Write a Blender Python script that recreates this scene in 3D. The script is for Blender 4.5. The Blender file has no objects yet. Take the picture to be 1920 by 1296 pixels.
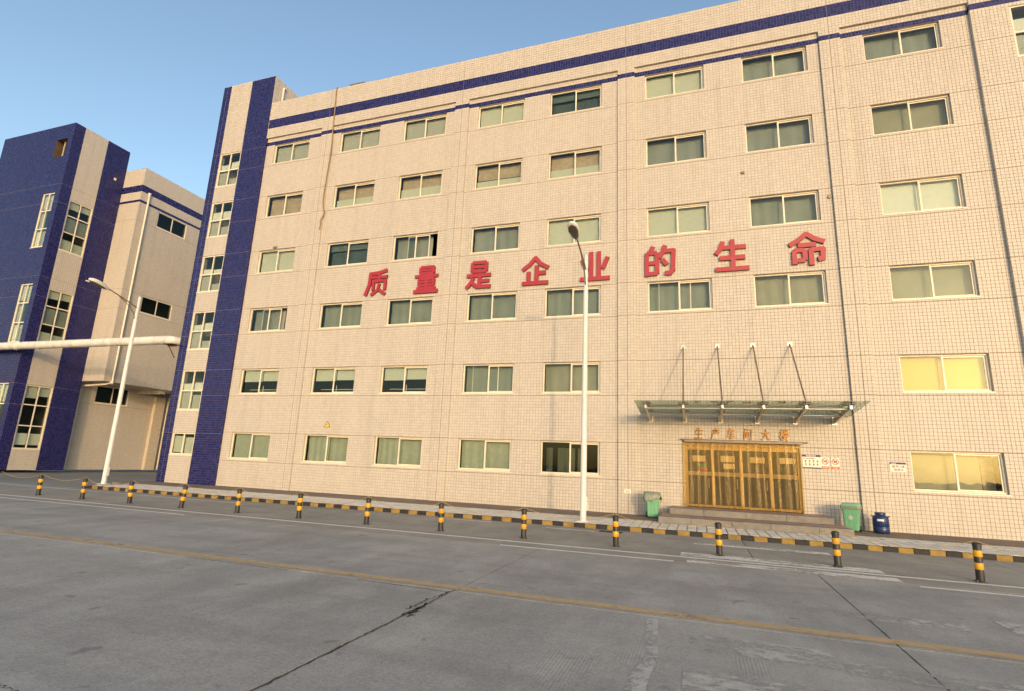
import bpy, math, random
import numpy as np
from mathutils import Matrix, Vector
random.seed(7)
rng = np.random.default_rng(11)
SC = bpy.context.scene
COL = SC.collection

# ------------------------------------------------------------------ camera
cam = bpy.data.cameras.new('camera')
camo = bpy.data.objects.new('camera', cam)
COL.objects.link(camo)
SC.camera = camo
cam.sensor_width = 36.0
cam.lens = 18.908
cam.clip_start = 0.1
cam.clip_end = 3000
RM = ((0.94613170, -0.32230277, 0.03091476), (0.32124808, 0.92251644, -0.21392310), (0.04042864, 0.21233073, 0.97636120))
camo.matrix_world = Matrix(((RM[0][0], RM[0][2], -RM[0][1], 0.0),
                            (RM[1][0], RM[1][2], -RM[1][1], 0.0),
                            (RM[2][0], RM[2][2], -RM[2][1], 1.7105),
                            (0, 0, 0, 1)))
# ------------------------------------------------------------------ sky and sun
SUN = Vector((0.533, -1.0, 0.184)).normalized()          # direction towards the sun
EL = math.asin(SUN.z)
AZ = math.atan2(SUN.x, SUN.y)
world = bpy.data.worlds.new('World')
SC.world = world
world.use_nodes = True
wn = world.node_tree
wn.nodes.clear()
sky = wn.nodes.new('ShaderNodeTexSky')
sky.sky_type = 'NISHITA'
sky.sun_disc = False
sky.sun_elevation = EL
sky.sun_rotation = AZ
sky.altitude = 0
sky.air_density = 1.0
sky.dust_density = 2.0
sky.ozone_density = 1.3
bg = wn.nodes.new('ShaderNodeBackground')
bg.inputs[1].default_value = 0.15
wo = wn.nodes.new('ShaderNodeOutputWorld')
wn.links.new(sky.outputs[0], bg.inputs[0])
wn.links.new(bg.outputs[0], wo.inputs[0])
sl = bpy.data.lights.new('sun', 'SUN')
sl.energy = 0.65
sl.color = (1.0, 0.66, 0.36)
sl.angle = math.radians(1.4)
so = bpy.data.objects.new('sun', sl)
COL.objects.link(so)
so.rotation_euler = (-SUN).to_track_quat('-Z', 'Y').to_euler()
so.location = (20, -30, 30)
SC.view_settings.view_transform = 'Standard'
SC.view_settings.look = 'None'
SC.view_settings.exposure = 1.2
SC.view_settings.gamma = 1.0
SC.render.engine = 'CYCLES'
SC.cycles.use_denoising = True
SC.cycles.max_bounces = 6
SC.cycles.transparent_max_bounces = 16

# ------------------------------------------------------------------ helpers
def tag(o, label=None, cat=None, group=None, kind=None):
    if label: o['label'] = label
    if cat: o['category'] = cat
    if group: o['group'] = group
    if kind: o['kind'] = kind
    return o

def empty(name, loc, label, cat, group=None):
    o = bpy.data.objects.new(name, None)
    o.empty_display_size = 0.2
    COL.objects.link(o)
    o.location = loc
    return tag(o, label, cat, group)

def link(name, me, parent=None):
    o = bpy.data.objects.new(name, me)
    COL.objects.link(o)
    if parent is not None:
        o.parent = parent
        bx = Vector((0, 0, 0)); q = parent
        while q is not None:
            bx += q.location; q = q.parent
        o.location = -bx                     # meshes are written in world coordinates
    return o

class MB:
    """collects faces in world coordinates, links them as one mesh object"""
    def __init__(s): s.v = []; s.f = []; s.m = []; s.sm = []
    def add(s, vs, fs, mi=0, smooth=False):
        b = len(s.v); s.v += [tuple(p) for p in vs]
        for f in fs:
            s.f.append(tuple(b + i for i in f)); s.m.append(mi); s.sm.append(smooth)
    def box(s, x0, x1, y0, y1, z0, z1, mi=0):
        v = [(x0,y0,z0),(x1,y0,z0),(x1,y1,z0),(x0,y1,z0),(x0,y0,z1),(x1,y0,z1),(x1,y1,z1),(x0,y1,z1)]
        s.add(v, [(0,3,2,1),(4,5,6,7),(0,1,5,4),(1,2,6,5),(2,3,7,6),(3,0,4,7)], mi)
    def bbox(s, x0, x1, y0, y1, z0, z1, b=0.006, mi=0):
        """box with chamfered edges"""
        b = min(b, (x1-x0)*.45, (y1-y0)*.45, (z1-z0)*.45)
        v = []; 
        for sx in (0,1):
            for sy in (0,1):
                for sz in (0,1):
                    X = x1 if sx else x0; Y = y1 if sy else y0; Z = z1 if sz else z0
                    dx = -b if sx else b; dy = -b if sy else b; dz = -b if sz else b
                    v += [(X,Y+dy,Z+dz),(X+dx,Y,Z+dz),(X+dx,Y+dy,Z)]
        def I(sx,sy,sz,k): return (sx*4+sy*2+sz)*3+k
        f = []
        for t in (0,1):
            q=[I(t,0,0,0),I(t,1,0,0),I(t,1,1,0),I(t,0,1,0)]; f.append(q if t else q[::-1])
            q=[I(0,t,0,1),I(0,t,1,1),I(1,t,1,1),I(1,t,0,1)]; f.append(q if t else q[::-1])
            q=[I(0,0,t,2),I(1,0,t,2),I(1,1,t,2),I(0,1,t,2)]; f.append(q if t else q[::-1])
        for a in (0,1):
            for c in (0,1):
                f.append([I(0,a,c,1),I(1,a,c,1),I(1,a,c,2),I(0,a,c,2)])
                f.append([I(a,0,c,0),I(a,1,c,0),I(a,1,c,2),I(a,0,c,2)])
                f.append([I(a,c,0,0),I(a,c,1,0),I(a,c,1,1),I(a,c,0,1)])
        for a in (0,1):
            for c in (0,1):
                for d in (0,1): f.append([I(a,c,d,0),I(a,c,d,1),I(a,c,d,2)])
        s.add(v, f, mi)
    def lathe(s, prof, c=(0,0,0), n=20, mi=0, axis='z'):
        v = []; f = []
        for r, z in prof:
            for i in range(n):
                a = 2*math.pi*i/n
                p = (r*math.cos(a), r*math.sin(a), z)
                if axis == 'y': p = (p[0], p[2], p[1])
                if axis == 'x': p = (p[2], p[0], p[1])
                v.append((c[0]+p[0], c[1]+p[1], c[2]+p[2]))
        for k in range(len(prof)-1):
            for i in range(n):
                j = (i+1) % n
                f.append((k*n+i, k*n+j, (k+1)*n+j, (k+1)*n+i))
        s.add(v, f, mi, True)
        s.add(v[:n], [tuple(range(n))[::-1]], mi); s.add(v[-n:], [tuple(range(n))], mi)
    def tube(s, path, r, n=8, mi=0, caps=True):
        path = [Vector(p) for p in path]
        if not isinstance(r, (list, tuple)): r = [r]*len(path)
        v = []; f = []
        up = None
        for k, p in enumerate(path):
            t = (path[min(k+1, len(path)-1)] - path[max(k-1, 0)]).normalized()
            if up is None:
                up = Vector((0,0,1)) if abs(t.z) < .9 else Vector((1,0,0))
            a = t.cross(up).normalized(); b = a.cross(t).normalized(); up = b
            for i in range(n):
                an = 2*math.pi*i/n
                v.append(p + a*(r[k]*math.cos(an)) + b*(r[k]*math.sin(an)))
        for k in range(len(path)-1):
            for i in range(n):
                j = (i+1) % n
                f.append((k*n+i, k*n+j, (k+1)*n+j, (k+1)*n+i))
        s.add(v, f, mi, True)
        if caps:
            s.add(v[:n], [tuple(range(n))[::-1]], mi); s.add(v[-n:], [tuple(range(n))], mi)
    def loft(s, secs, n=6, mi=0, M=None, caps=True):
        """secs: (z, halfx, halfy, cornerradius, offx, offy) rounded rectangles"""
        v = []; ring = 4*n
        for z, hx, hy, cr, ox, oy in secs:
            cr = min(cr, hx*.98, hy*.98)
            for q, (sx, sy) in enumerate(((1,1),(-1,1),(-1,-1),(1,-1))):
                for i in range(n):
                    a = math.pi/2*(q + i/(n-1))
                    p = Vector((ox+sx*(hx-cr)+cr*math.cos(a), oy+sy*(hy-cr)+cr*math.sin(a), z))
                    v.append(M @ p if M else p)
        f = []
        for k in range(len(secs)-1):
            for i in range(ring):
                j = (i+1) % ring
                f.append((k*ring+i, k*ring+j, (k+1)*ring+j, (k+1)*ring+i))
        s.add(v, f, mi, True)
        if caps:
            s.add(v[:ring], [tuple(range(ring))[::-1]], mi); s.add(v[-ring:], [tuple(range(ring))], mi)
    def poly(s, pts, y0, y1, mi=0):
        """extruded polygon in the XZ plane (convex), front at y0"""
        n = len(pts)
        v = [(p[0], y0, p[1]) for p in pts] + [(p[0], y1, p[1]) for p in pts]
        f = [tuple(range(n)), tuple(range(2*n-1, n-1, -1))]
        for i in range(n):
            j = (i+1) % n
            f.append((j, i, n+i, n+j))
        s.add(v, f, mi)
    def build(s, name, mats, parent=None):
        me = bpy.data.meshes.new(name)
        me.from_pydata(s.v, [], s.f)
        if not isinstance(mats, (list, tuple)): mats = [mats]
        for m in mats: me.materials.append(m)
        me.polygons.foreach_set('material_index', s.m)
        me.polygons.foreach_set('use_smooth', s.sm)
        me.update()
        return link(name, me, parent)

# ------------------------------------------------------------------ materials
def nmat(name):
    m = bpy.data.materials.new(name); m.use_nodes = True
    nt = m.node_tree; nt.nodes.clear()
    out = nt.nodes.new('ShaderNodeOutputMaterial')
    return m, nt, out

def N(nt, typ, **kw):
    n = nt.nodes.new(typ)
    for k, v in kw.items():
        if k.startswith('i_'):
            key = k[2:]
            n.inputs[int(key) if key.isdigit() else key].default_value = v
        else: setattr(n, k, v)
    return n

def ramp(nt, fac, stops):
    r = N(nt, 'ShaderNodeValToRGB')
    e = r.color_ramp.elements
    while len(e) < len(stops): e.new(0.5)
    for i, (p, c) in enumerate(stops):
        e[i].position = p; e[i].color = (c[0], c[1], c[2], 1)
    nt.links.new(fac, r.inputs[0])
    return r.outputs[0]

def noise(nt, scale, detail=4, rough=.55, vec=None, sx=(1,1,1), world=True):
    g = N(nt, 'ShaderNodeNewGeometry')
    mp = N(nt, 'ShaderNodeMapping'); mp.inputs['Scale'].default_value = sx
    nt.links.new(vec if vec else g.outputs['Position'], mp.inputs[0])
    n = N(nt, 'ShaderNodeTexNoise'); n.inputs['Scale'].default_value = scale
    n.inputs['Detail'].default_value = detail; n.inputs['Roughness'].default_value = rough
    nt.links.new(mp.outputs[0], n.inputs['Vector'])
    return n.outputs[0]

def mixc(nt, fac, a, b, mode='MIX'):
    m = N(nt, 'ShaderNodeMix', data_type='RGBA', blend_type=mode)
    for sock, val in ((m.inputs[0], fac), (m.inputs[6], a), (m.inputs[7], b)):
        if hasattr(val, 'node'): nt.links.new(val, sock)
        elif isinstance(val, (int, float)): sock.default_value = val
        else: sock.default_value = (val[0], val[1], val[2], 1)
    return m.outputs[2]

def mth(nt, op, a, b=0.0, clamp=False):
    m = N(nt, 'ShaderNodeMath', operation=op, use_clamp=clamp)
    for i, val in enumerate((a, b)):
        if hasattr(val, 'node'): nt.links.new(val, m.inputs[i])
        else: m.inputs[i].default_value = val
    return m.outputs[0]

def plain(name, col, rough=.5, metal=0.0, var=.12, scale=6.0, bump=0.0, dirt=0.0, spec=.5):
    m, nt, out = nmat(name)
    b = N(nt, 'ShaderNodeBsdfPrincipled')
    n1 = noise(nt, scale, 5)
    lo = [c*(1-var) for c in col]; hi = [min(1, c*(1+var)) for c in col]
    c = ramp(nt, n1, [(.3, lo), (.7, hi)])
    if dirt:
        n2 = noise(nt, 2.2, 6, .65, sx=(1, 1, .35))
        c = mixc(nt, mth(nt, 'MULTIPLY', ramp(nt, n2, [(.45, (0,0,0)), (.75, (1,1,1))]), dirt), c, (.09, .075, .06))
    nt.links.new(c, b.inputs['Base Color'])
    b.inputs['Roughness'].default_value = rough; b.inputs['Metallic'].default_value = metal
    b.inputs['Specular IOR Level'].default_value = spec
    if bump:
        bp = N(nt, 'ShaderNodeBump'); bp.inputs['Strength'].default_value = bump; bp.inputs['Distance'].default_value = .01
        nt.links.new(noise(nt, scale*6, 4), bp.inputs['Height']); nt.links.new(bp.outputs[0], b.inputs['Normal'])
    nt.links.new(b.outputs[0], out.inputs[0])
    return m

def tile_mat(name, cols, rough, streak):
    m, nt, out = nmat(name)
    b = N(nt, 'ShaderNodeBsdfPrincipled')
    at = N(nt, 'ShaderNodeAttribute', attribute_name='rnd')
    oi = N(nt, 'ShaderNodeObjectInfo')
    r = mth(nt, 'FRACT', mth(nt, 'ADD', at.outputs['Fac'], oi.outputs['Random']))
    c = ramp(nt, r, [(0, cols[0]), (.5, cols[1]), (1, cols[2])])
    st = noise(nt, 1.0, 6, .6, sx=(4.0, 4.0, .16))            # rain streaks
    bl = noise(nt, .35, 4, .6)
    f = mth(nt, 'MULTIPLY', ramp(nt, st, [(.48, (0,0,0)), (.78, (1,1,1))]), streak)
    c = mixc(nt, f, c, [x*.55 for x in cols[1]])
    c = mixc(nt, mth(nt, 'MULTIPLY', ramp(nt, bl, [(.35, (0,0,0)), (.7, (1,1,1))]), streak*.5), c, [x*.86 for x in cols[1]])
    nt.links.new(c, b.inputs['Base Color'])
    rr = mth(nt, 'ADD', mth(nt, 'MULTIPLY', r, .12), rough)
    nt.links.new(rr, b.inputs['Roughness']); b.inputs['Specular IOR Level'].default_value = .38
    nt.links.new(b.outputs[0], out.inputs[0])
    return m

def glass_mat(name, tint, gl=(.88, .95, .91), base=.022, rough=.015):
    m, nt, out = nmat(name)
    tr = N(nt, 'ShaderNodeBsdfTransparent'); tr.inputs[0].default_value = (*tint, 1)
    g = N(nt, 'ShaderNodeBsdfGlossy'); g.inputs[0].default_value = (*gl, 1); g.inputs['Roughness'].default_value = rough
    fr = N(nt, 'ShaderNodeLayerWeight'); fr.inputs[0].default_value = .5
    bp = N(nt, 'ShaderNodeBump'); bp.inputs['Strength'].default_value = .035; bp.inputs['Distance'].default_value = .05
    nt.links.new(noise(nt, 1.3, 2), bp.inputs['Height'])
    nt.links.new(bp.outputs[0], g.inputs['Normal'])
    mx = N(nt, 'ShaderNodeMixShader')
    nt.links.new(mth(nt, 'ADD', mth(nt, 'MULTIPLY', mth(nt, 'POWER', fr.outputs['Facing'], 4.0), .9), base, True), mx.inputs[0])
    nt.links.new(tr.outputs[0], mx.inputs[1]); nt.links.new(g.outputs[0], mx.inputs[2])
    nt.links.new(mx.outputs[0], out.inputs[0])
    return m

def concrete(name, a, b_, mid, scale=1.0, bump=.25, groove=False, pits=.5):
    m, nt, out = nmat(name)
    b = N(nt, 'ShaderNodeBsdfPrincipled')
    big = noise(nt, .22*scale, 6, .6)
    mdn = noise(nt, 1.4*scale, 7, .65, sx=(1, .45, 1))
    fine = noise(nt, 34*scale, 5, .8)
    c = ramp(nt, big, [(.3, a), (.5, mid), (.7, b_)])
    c = mixc(nt, mth(nt, 'MULTIPLY', ramp(nt, mdn, [(.42, (0,0,0)), (.72, (1,1,1))]), .55), c, [x*1.28 for x in b_])
    stn = noise(nt, .6*scale, 6, .7, sx=(.5, 1.3, 1))
    c = mixc(nt, mth(nt, 'MULTIPLY', ramp(nt, stn, [(.5, (0,0,0)), (.75, (1,1,1))]), .45), c, [x*.62 for x in a])
    tyre = noise(nt, 1.0, 3, .5, sx=(.035, 1.9, 1))
    c = mixc(nt, mth(nt, 'MULTIPLY', ramp(nt, tyre, [(.5, (0,0,0)), (.68, (1,1,1))]), .30), c, [x*.72 for x in mid])
    oil = noise(nt, 3.1*scale, 2, .4)
    c = mixc(nt, mth(nt, 'MULTIPLY', ramp(nt, oil, [(.70, (0,0,0)), (.76, (1,1,1))]), .5), c, [x*.45 for x in mid])
    c = mixc(nt, .5, c, ramp(nt, fine, [(.3, (.25,.25,.25)), (.7, (.75,.75,.75))]), 'OVERLAY')
    sp = noise(nt, 55*scale, 2, .5)
    c = mixc(nt, mth(nt, 'MULTIPLY', ramp(nt, sp, [(.62, (0,0,0)), (.70, (1,1,1))]), pits), c, (.035, .033, .03))
    nt.links.new(c, b.inputs['Base Color'])
    b.inputs['Roughness'].default_value = .85
    b.inputs['Specular IOR Level'].default_value = .25
    h = mth(nt, 'ADD', mth(nt, 'MULTIPLY', fine, .6), mth(nt, 'MULTIPLY', mdn, .5))
    if groove:
        g = N(nt, 'ShaderNodeNewGeometry')
        w = N(nt, 'ShaderNodeTexWave', wave_type='BANDS', bands_direction='X'); w.inputs['Scale'].default_value = 9.0
        w.inputs['Distortion'].default_value = .4
        nt.links.new(g.outputs['Position'], w.inputs['Vector'])
        mk = ramp(nt, noise(nt, .55, 5, .6, sx=(1.6, .8, 1)), [(.5, (0,0,0)), (.6, (1,1,1))])
        h = mth(nt, 'ADD', h, mth(nt, 'MULTIPLY', mth(nt, 'MULTIPLY', w.outputs[1], mk), .55))
    bp = N(nt, 'ShaderNodeBump'); bp.inputs['Strength'].default_value = bump; bp.inputs['Distance'].default_value = .012
    nt.links.new(h, bp.inputs['Height']); nt.links.new(bp.outputs[0], b.inputs['Normal'])
    nt.links.new(b.outputs[0], out.inputs[0])
    return m

def paint(name, col, wear, scale=3.0, sx=(1, 1, 1), rough=.7):
    """road paint that has flaked away in places"""
    m, nt, out = nmat(name)
    b = N(nt, 'ShaderNodeBsdfPrincipled'); b.inputs['Roughness'].default_value = rough
    c = ramp(nt, noise(nt, 8, 5), [(.3, [x*.78 for x in col]), (.7, col)])
    nt.links.new(c, b.inputs['Base Color'])
    tr = N(nt, 'ShaderNodeBsdfTransparent')
    n = mth(nt, 'ADD', mth(nt, 'MULTIPLY', noise(nt, scale, 8, .72, sx=sx), .7), mth(nt, 'MULTIPLY', noise(nt, scale*9, 4, .7), .3))
    f = ramp(nt, n, [(max(0, wear-.05), (0,0,0)), (min(1, wear+.07), (1,1,1))])
    mx = N(nt, 'ShaderNodeMixShader')
    nt.links.new(f, mx.inputs[0]); nt.links.new(tr.outputs[0], mx.inputs[1]); nt.links.new(b.outputs[0], mx.inputs[2])
    nt.links.new(mx.outputs[0], out.inputs[0])
    return m

M = {}
M['tile'] = tile_mat('cream_tile', ((.478,.445,.405), (.505,.471,.43), (.535,.50,.458)), .42, .30)
M['blue'] = tile_mat('blue_tile', ((.007,.008,.078), (.010,.011,.10), (.015,.017,.125)), .22, .2)
M['grout'] = plain('brown_grout', (.285,.23,.175), .9, var=.2, scale=2)
M['bgrout'] = plain('pale_grout', (.105,.10,.18), .9, var=.2, scale=2)
M['frame'] = plain('cream_window_frame', (.72,.66,.54), .4, var=.06, dirt=.12)
M['reveal'] = plain('reveal_plaster', (.50,.44,.36), .8, var=.12)
M['glass'] = glass_mat('green_window_glass', (.845,.87,.845))
M['dglass'] = glass_mat('dark_window_glass', (.62,.68,.68))
M['cglass'] = glass_mat('canopy_glass', (.58,.66,.64), base=.03)
M['blind_p'] = plain('pale_blind', (.62,.64,.56), .8, var=.05)
M['blind_g'] = plain('grey_blind', (.47,.48,.44), .8, var=.06)
M['blind_w'] = plain('white_blind', (.80,.82,.76), .8, var=.04)
M['sunset_y'] = plain('yellow_sunset_reflection', (.85,.56,.10), .7, var=.10, scale=.8)  # golden sunset reflection put into the colour of a blind
M['brown'] = plain('brown_board', (.50,.40,.30), .8, var=.15)
M['green'] = plain('green_curtain', (.40,.44,.375), .8, var=.08)
M['lgreen'] = plain('green_reflection_drape', (.27,.305,.27), .85, var=.1, scale=1.2)  # reflection and tint of green panes, put into a drape colour
M['olive'] = plain('olive_reflection_drape', (.34,.33,.24), .85, var=.1, scale=1.2)  # olive tone of reflecting panes, put into the colour
M['cream'] = plain('cream_panel', (.40,.36,.26), .7, var=.08, scale=1.0)
M['haze_grey'] = plain('grey_haze_drape', (.29,.32,.31), .85, var=.12, scale=.9)  # sky haze mirrored in dark panes, put into a drape colour
M['inside'] = plain('dark_interior', (.055,.058,.052), .9)
M['roof'] = plain('roof_screed', (.25,.24,.22), .9)
M['white'] = plain('white_enamel', (.66,.65,.63), .35, var=.05, dirt=.18)
M['pvc'] = plain('white_pvc_pipe', (.70,.64,.55), .4, var=.06, dirt=.15)
M['wrap'] = plain('white_pipe_wrap', (.70,.68,.64), .5, var=.08, scale=4, bump=.3, dirt=.3)
M['rust'] = plain('rusty_steel', (.13,.06,.035), .8, var=.3, bump=.3)
M['steel'] = plain('brushed_steel', (.50,.47,.42), .32, metal=.9, var=.08)
M['dsteel'] = plain('dull_steel', (.22,.18,.145), .5, metal=.5, var=.15)
M['cable'] = plain('dark_cable', (.22,.21,.20), .6)
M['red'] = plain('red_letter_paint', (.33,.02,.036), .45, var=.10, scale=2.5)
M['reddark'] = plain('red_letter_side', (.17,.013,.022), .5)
M['gold'] = plain('gold_leaf_letter', (.25,.125,.025), .28, metal=.45, var=.25)
M['brass'] = plain('gold_door_frame', (.48,.385,.205), .32, metal=.5, var=.15)
M['door_in'] = plain('brown_lobby', (.10,.065,.04), .7, var=.3, scale=1.5)
M['paper'] = plain('white_paper', (.75,.72,.62), .8, var=.03)
M['ink'] = plain('dark_ink', (.05,.05,.07), .8)
M['navy'] = plain('navy_print', (.035,.035,.17), .6)
M['redprint'] = plain('red_print', (.55,.06,.05), .6)
M['greenprint'] = plain('green_print', (.03,.25,.16), .6)
M['yellowp'] = plain('yellow_sign', (.80,.55,.03), .5)
M['black'] = plain('black_paint', (.018,.018,.019), .5, var=.3, dirt=.25)
M['yellow'] = plain('yellow_reflective', (.70,.35,.012), .45, var=.15, dirt=.3)
M['kyellow'] = plain('yellow_kerb_paint', (.29,.185,.042), .75, var=.2, scale=5, dirt=.35)
M['kblack'] = plain('black_kerb_paint', (.02,.02,.022), .75, var=.35, dirt=.15)
M['rope'] = plain('yellow_rope', (.42,.29,.09), .8, var=.2, scale=30)
M['hose'] = plain('brown_hose', (.26,.17,.08), .7, var=.2)
M['binlid'] = plain('green_bin_plastic', (.17,.44,.28), .42, var=.08, dirt=.12)
M['bag'] = plain('grey_plastic_bag', (.20,.22,.17), .35, var=.25, scale=14, bump=.6)
M['barrel'] = plain('blue_drum_plastic', (.012,.03,.12), .35, var=.12)
M['lens'] = plain('lamp_lens', (.10,.085,.07), .25, var=.3, scale=20)
M['granite'] = concrete('grey_granite', (.16,.152,.14), (.235,.22,.20), (.197,.185,.168), 3, .15)
M['redstone'] = plain('red_granite_tread', (.30,.19,.16), .5, var=.15, scale=12)
M['slab'] = concrete('road_concrete', (.245,.238,.224), (.375,.36,.332), (.312,.30,.28), 1, .35, True)
M['slab2'] = concrete('kerb_lane_concrete', (.24,.226,.197), (.33,.307,.266), (.285,.267,.232), 1, .3)
M['earth'] = plain('joint_dirt', (.03,.027,.024), .95)
M['ground'] = concrete('yard_concrete', (.19,.18,.16), (.26,.245,.215), (.225,.212,.188), 1, .3)
M['paver'] = concrete('pale_paver', (.58,.55,.485), (.70,.66,.585), (.64,.605,.535), 2.5, .15, pits=.2)
M['apron'] = concrete('brown_apron', (.17,.13,.10), (.24,.185,.14), (.205,.16,.12), 1.2, .25)
M['lineyel'] = paint('worn_yellow_line', (.50,.35,.18), .38)
M['linewhite'] = paint('worn_white_line', (.74,.72,.67), .33)
M['stripe'] = paint('worn_crossing_paint', (.70,.685,.64), .455, 1.6, (.5, 1.6, 1))
M['ghost'] = paint('ghost_white_paint', (.47,.46,.43), .47, 1.2, (.5, 1.6, 1))
M['patch'] = paint('spilled_cement', (.46,.455,.43), .45, 2.6)

# ------------------------------------------------------------------ tiled walls
PITCH = 0.121
class Wall:
    """tiled wall surface: base quads plus raised tiles"""
    def __init__(s): s.base = MB(); s.rects = {'tile': [], 'blue': []}; s.single = []
    def field(s, O, U, V, ub, vb, hole=None, colr=None, uj=(), vj=(), single=None):
        """ub, vb: boundaries along U and V; hole(u,v)->bool; colr(u,v)->'tile'/'blue'"""
        O = np.array(O, float); U = np.array(U, float); V = np.array(V, float); Nn = np.cross(U, V)
        jw = .011
        for a0, a1 in zip(ub[:-1], ub[1:]):
            nu = max(1, round((a1-a0)/PITCH))
            for b0, b1 in zip(vb[:-1], vb[1:]):
                uc, vc = (a0+a1)/2, (b0+b1)/2
                if hole and hole(uc, vc): continue
                kind = colr(uc, vc) if colr else 'tile'
                q = [O+U*x+V*y for x, y in ((a0,b0),(a1,b0),(a1,b1),(a0,b1))]
                s.base.add(q, [(0,1,2,3)], 0 if kind == 'tile' else 1)
                nv = max(1, round((b1-b0)/PITCH))
                ul = a0 + (jw if any(abs(a0-j) < 1e-4 for j in uj) else 0); uh = a1 - (jw if any(abs(a1-j) < 1e-4 for j in uj) else 0)
                vl = b0 + (jw if any(abs(b0-j) < 1e-4 for j in vj) else 0); vh = b1 - (jw if any(abs(b1-j) < 1e-4 for j in vj) else 0)
                us = np.linspace(ul, uh, nu+1); vs = np.linspace(vl, vh, nv+1)
                if single and single(uc, vc):
                    for i in range(nu):
                        for j in range(nv): s.single.append((O+U*us[i]+V*vs[j], U, V, Nn, us[i+1]-us[i], vs[j+1]-vs[j]))
                    continue
                gu, gv = np.meshgrid(us[:-1], vs[:-1], indexing='ij')
                gu2, gv2 = np.meshgrid(us[1:], vs[1:], indexing='ij')
                n = gu.size
                r = np.empty((n, 13)); r[:, 0] = gu.ravel(); r[:, 1] = gu2.ravel(); r[:, 2] = gv.ravel(); r[:, 3] = gv2.ravel()
                r[:, 4:7] = O; r[:, 7:10] = U; r[:, 10:13] = V
                s.rects[kind].append(r)
    def build(s, name, parent):
        w = s.base.build('wall', [M['grout'], M['bgrout']], parent)
        for kind, L in s.rects.items():
            if not L: continue
            r = np.concatenate(L); n = len(r)
            O = r[:, 4:7]; U = r[:, 7:10]; V = r[:, 10:13]; Nn = np.cross(U, V)
            g, t, bv = .0046, .006, .002
            co = np.empty((n, 8, 3))
            jit = rng.normal(0, .0004, (n, 3))
            for k, (iu, iv) in enumerate(((0,2),(1,2),(1,3),(0,3))):
                su = 1 if iu == 0 else -1; sv = 1 if iv == 2 else -1
                u = r[:, iu] + su*g; v = r[:, iv] + sv*g
                co[:, k] = O + U*u[:, None] + V*v[:, None] - Nn*.001
                hgt = t + jit[:, 0] + jit[:, 1]*su + jit[:, 2]*sv
                co[:, 4+k] = O + U*(u+su*bv)[:, None] + V*(v+sv*bv)[:, None] + Nn*hgt[:, None]
            me = bpy.data.meshes.new('tiles')
            fq = np.array([(4,5,6,7),(0,1,5,4),(1,2,6,5),(2,3,7,6),(3,0,4,7)])
            idx = (fq[None] + (np.arange(n)*8)[:, None, None]).reshape(-1)
            nf = n*5
            me.vertices.add(n*8); me.vertices.foreach_set('co', co.reshape(-1))
            me.loops.add(nf*4); me.loops.foreach_set('vertex_index', idx.astype(np.int32))
            me.polygons.add(nf); me.polygons.foreach_set('loop_start', np.arange(0, nf*4, 4, dtype=np.int32))
            me.polygons.foreach_set('use_smooth', np.zeros(nf, dtype=bool))
            me.update(calc_edges=True)
            a = me.attributes.new('rnd', 'FLOAT', 'POINT'); a.data.foreach_set('value', np.repeat(rng.random(n), 8).astype(np.float32))
            me.materials.append(M[kind])
            tag(link('tiles', me, w), kind='stuff')
        cache = {}
        for P, U, V, Nn, wu, wv in s.single:
            key = (round(wu, 5), round(wv, 5), tuple(U))
            if key not in cache:
                g, t, bv = .0046, .006, .002
                vs = []
                for e, d in ((0, -.001), (bv, t)):
                    for x, y in ((g+e, g+e), (wu-g-e, g+e), (wu-g-e, wv-g-e), (g+e, wv-g-e)):
                        vs.append(tuple(U*x + V*y + Nn*d))
                me = bpy.data.meshes.new('tile')
                me.from_pydata(vs, [], [(4,5,6,7),(0,1,5,4),(1,2,6,5),(2,3,7,6),(3,0,4,7)])
                me.materials.append(M['tile']); cache[key] = me
            o = bpy.data.objects.new('tile', cache[key]); COL.objects.link(o)
            o.parent = w; o.location = Vector(P) + Vector(Nn)*float(rng.normal(0, .0006))
        return w


D = 21.26; REC = D + .10
HD = [2.63, 5.85, 9.09, 12.33, 15.57, 18.72]
SL = [1.23, 4.46, 7.70, 10.94, 14.18, 17.42]
JX = [-18.557, -10.558, -2.559, 5.440]
PW = .37
TOP = 21.45
X_T1 = (-26.60, -26.31, -26.02, -24.43, -22.72)
X_T2 = 10.02

# ------------------------------------------------------------------ ground
gb = MB(); gb.add([(-400,-400,-.165),(400,-400,-.165),(400,400,-.165),(-400,400,-.165)], [(0,1,2,3)])
tag(gb.build('ground', M['ground']), kind='structure')

road = MB(); road.add([(-60,-14,-.150),(40,-14,-.150),(40,16.95,-.150),(-60,16.95,-.150)], [(0,1,2,3)])
road = tag(road.build('road', M['earth']), kind='structure')

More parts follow.
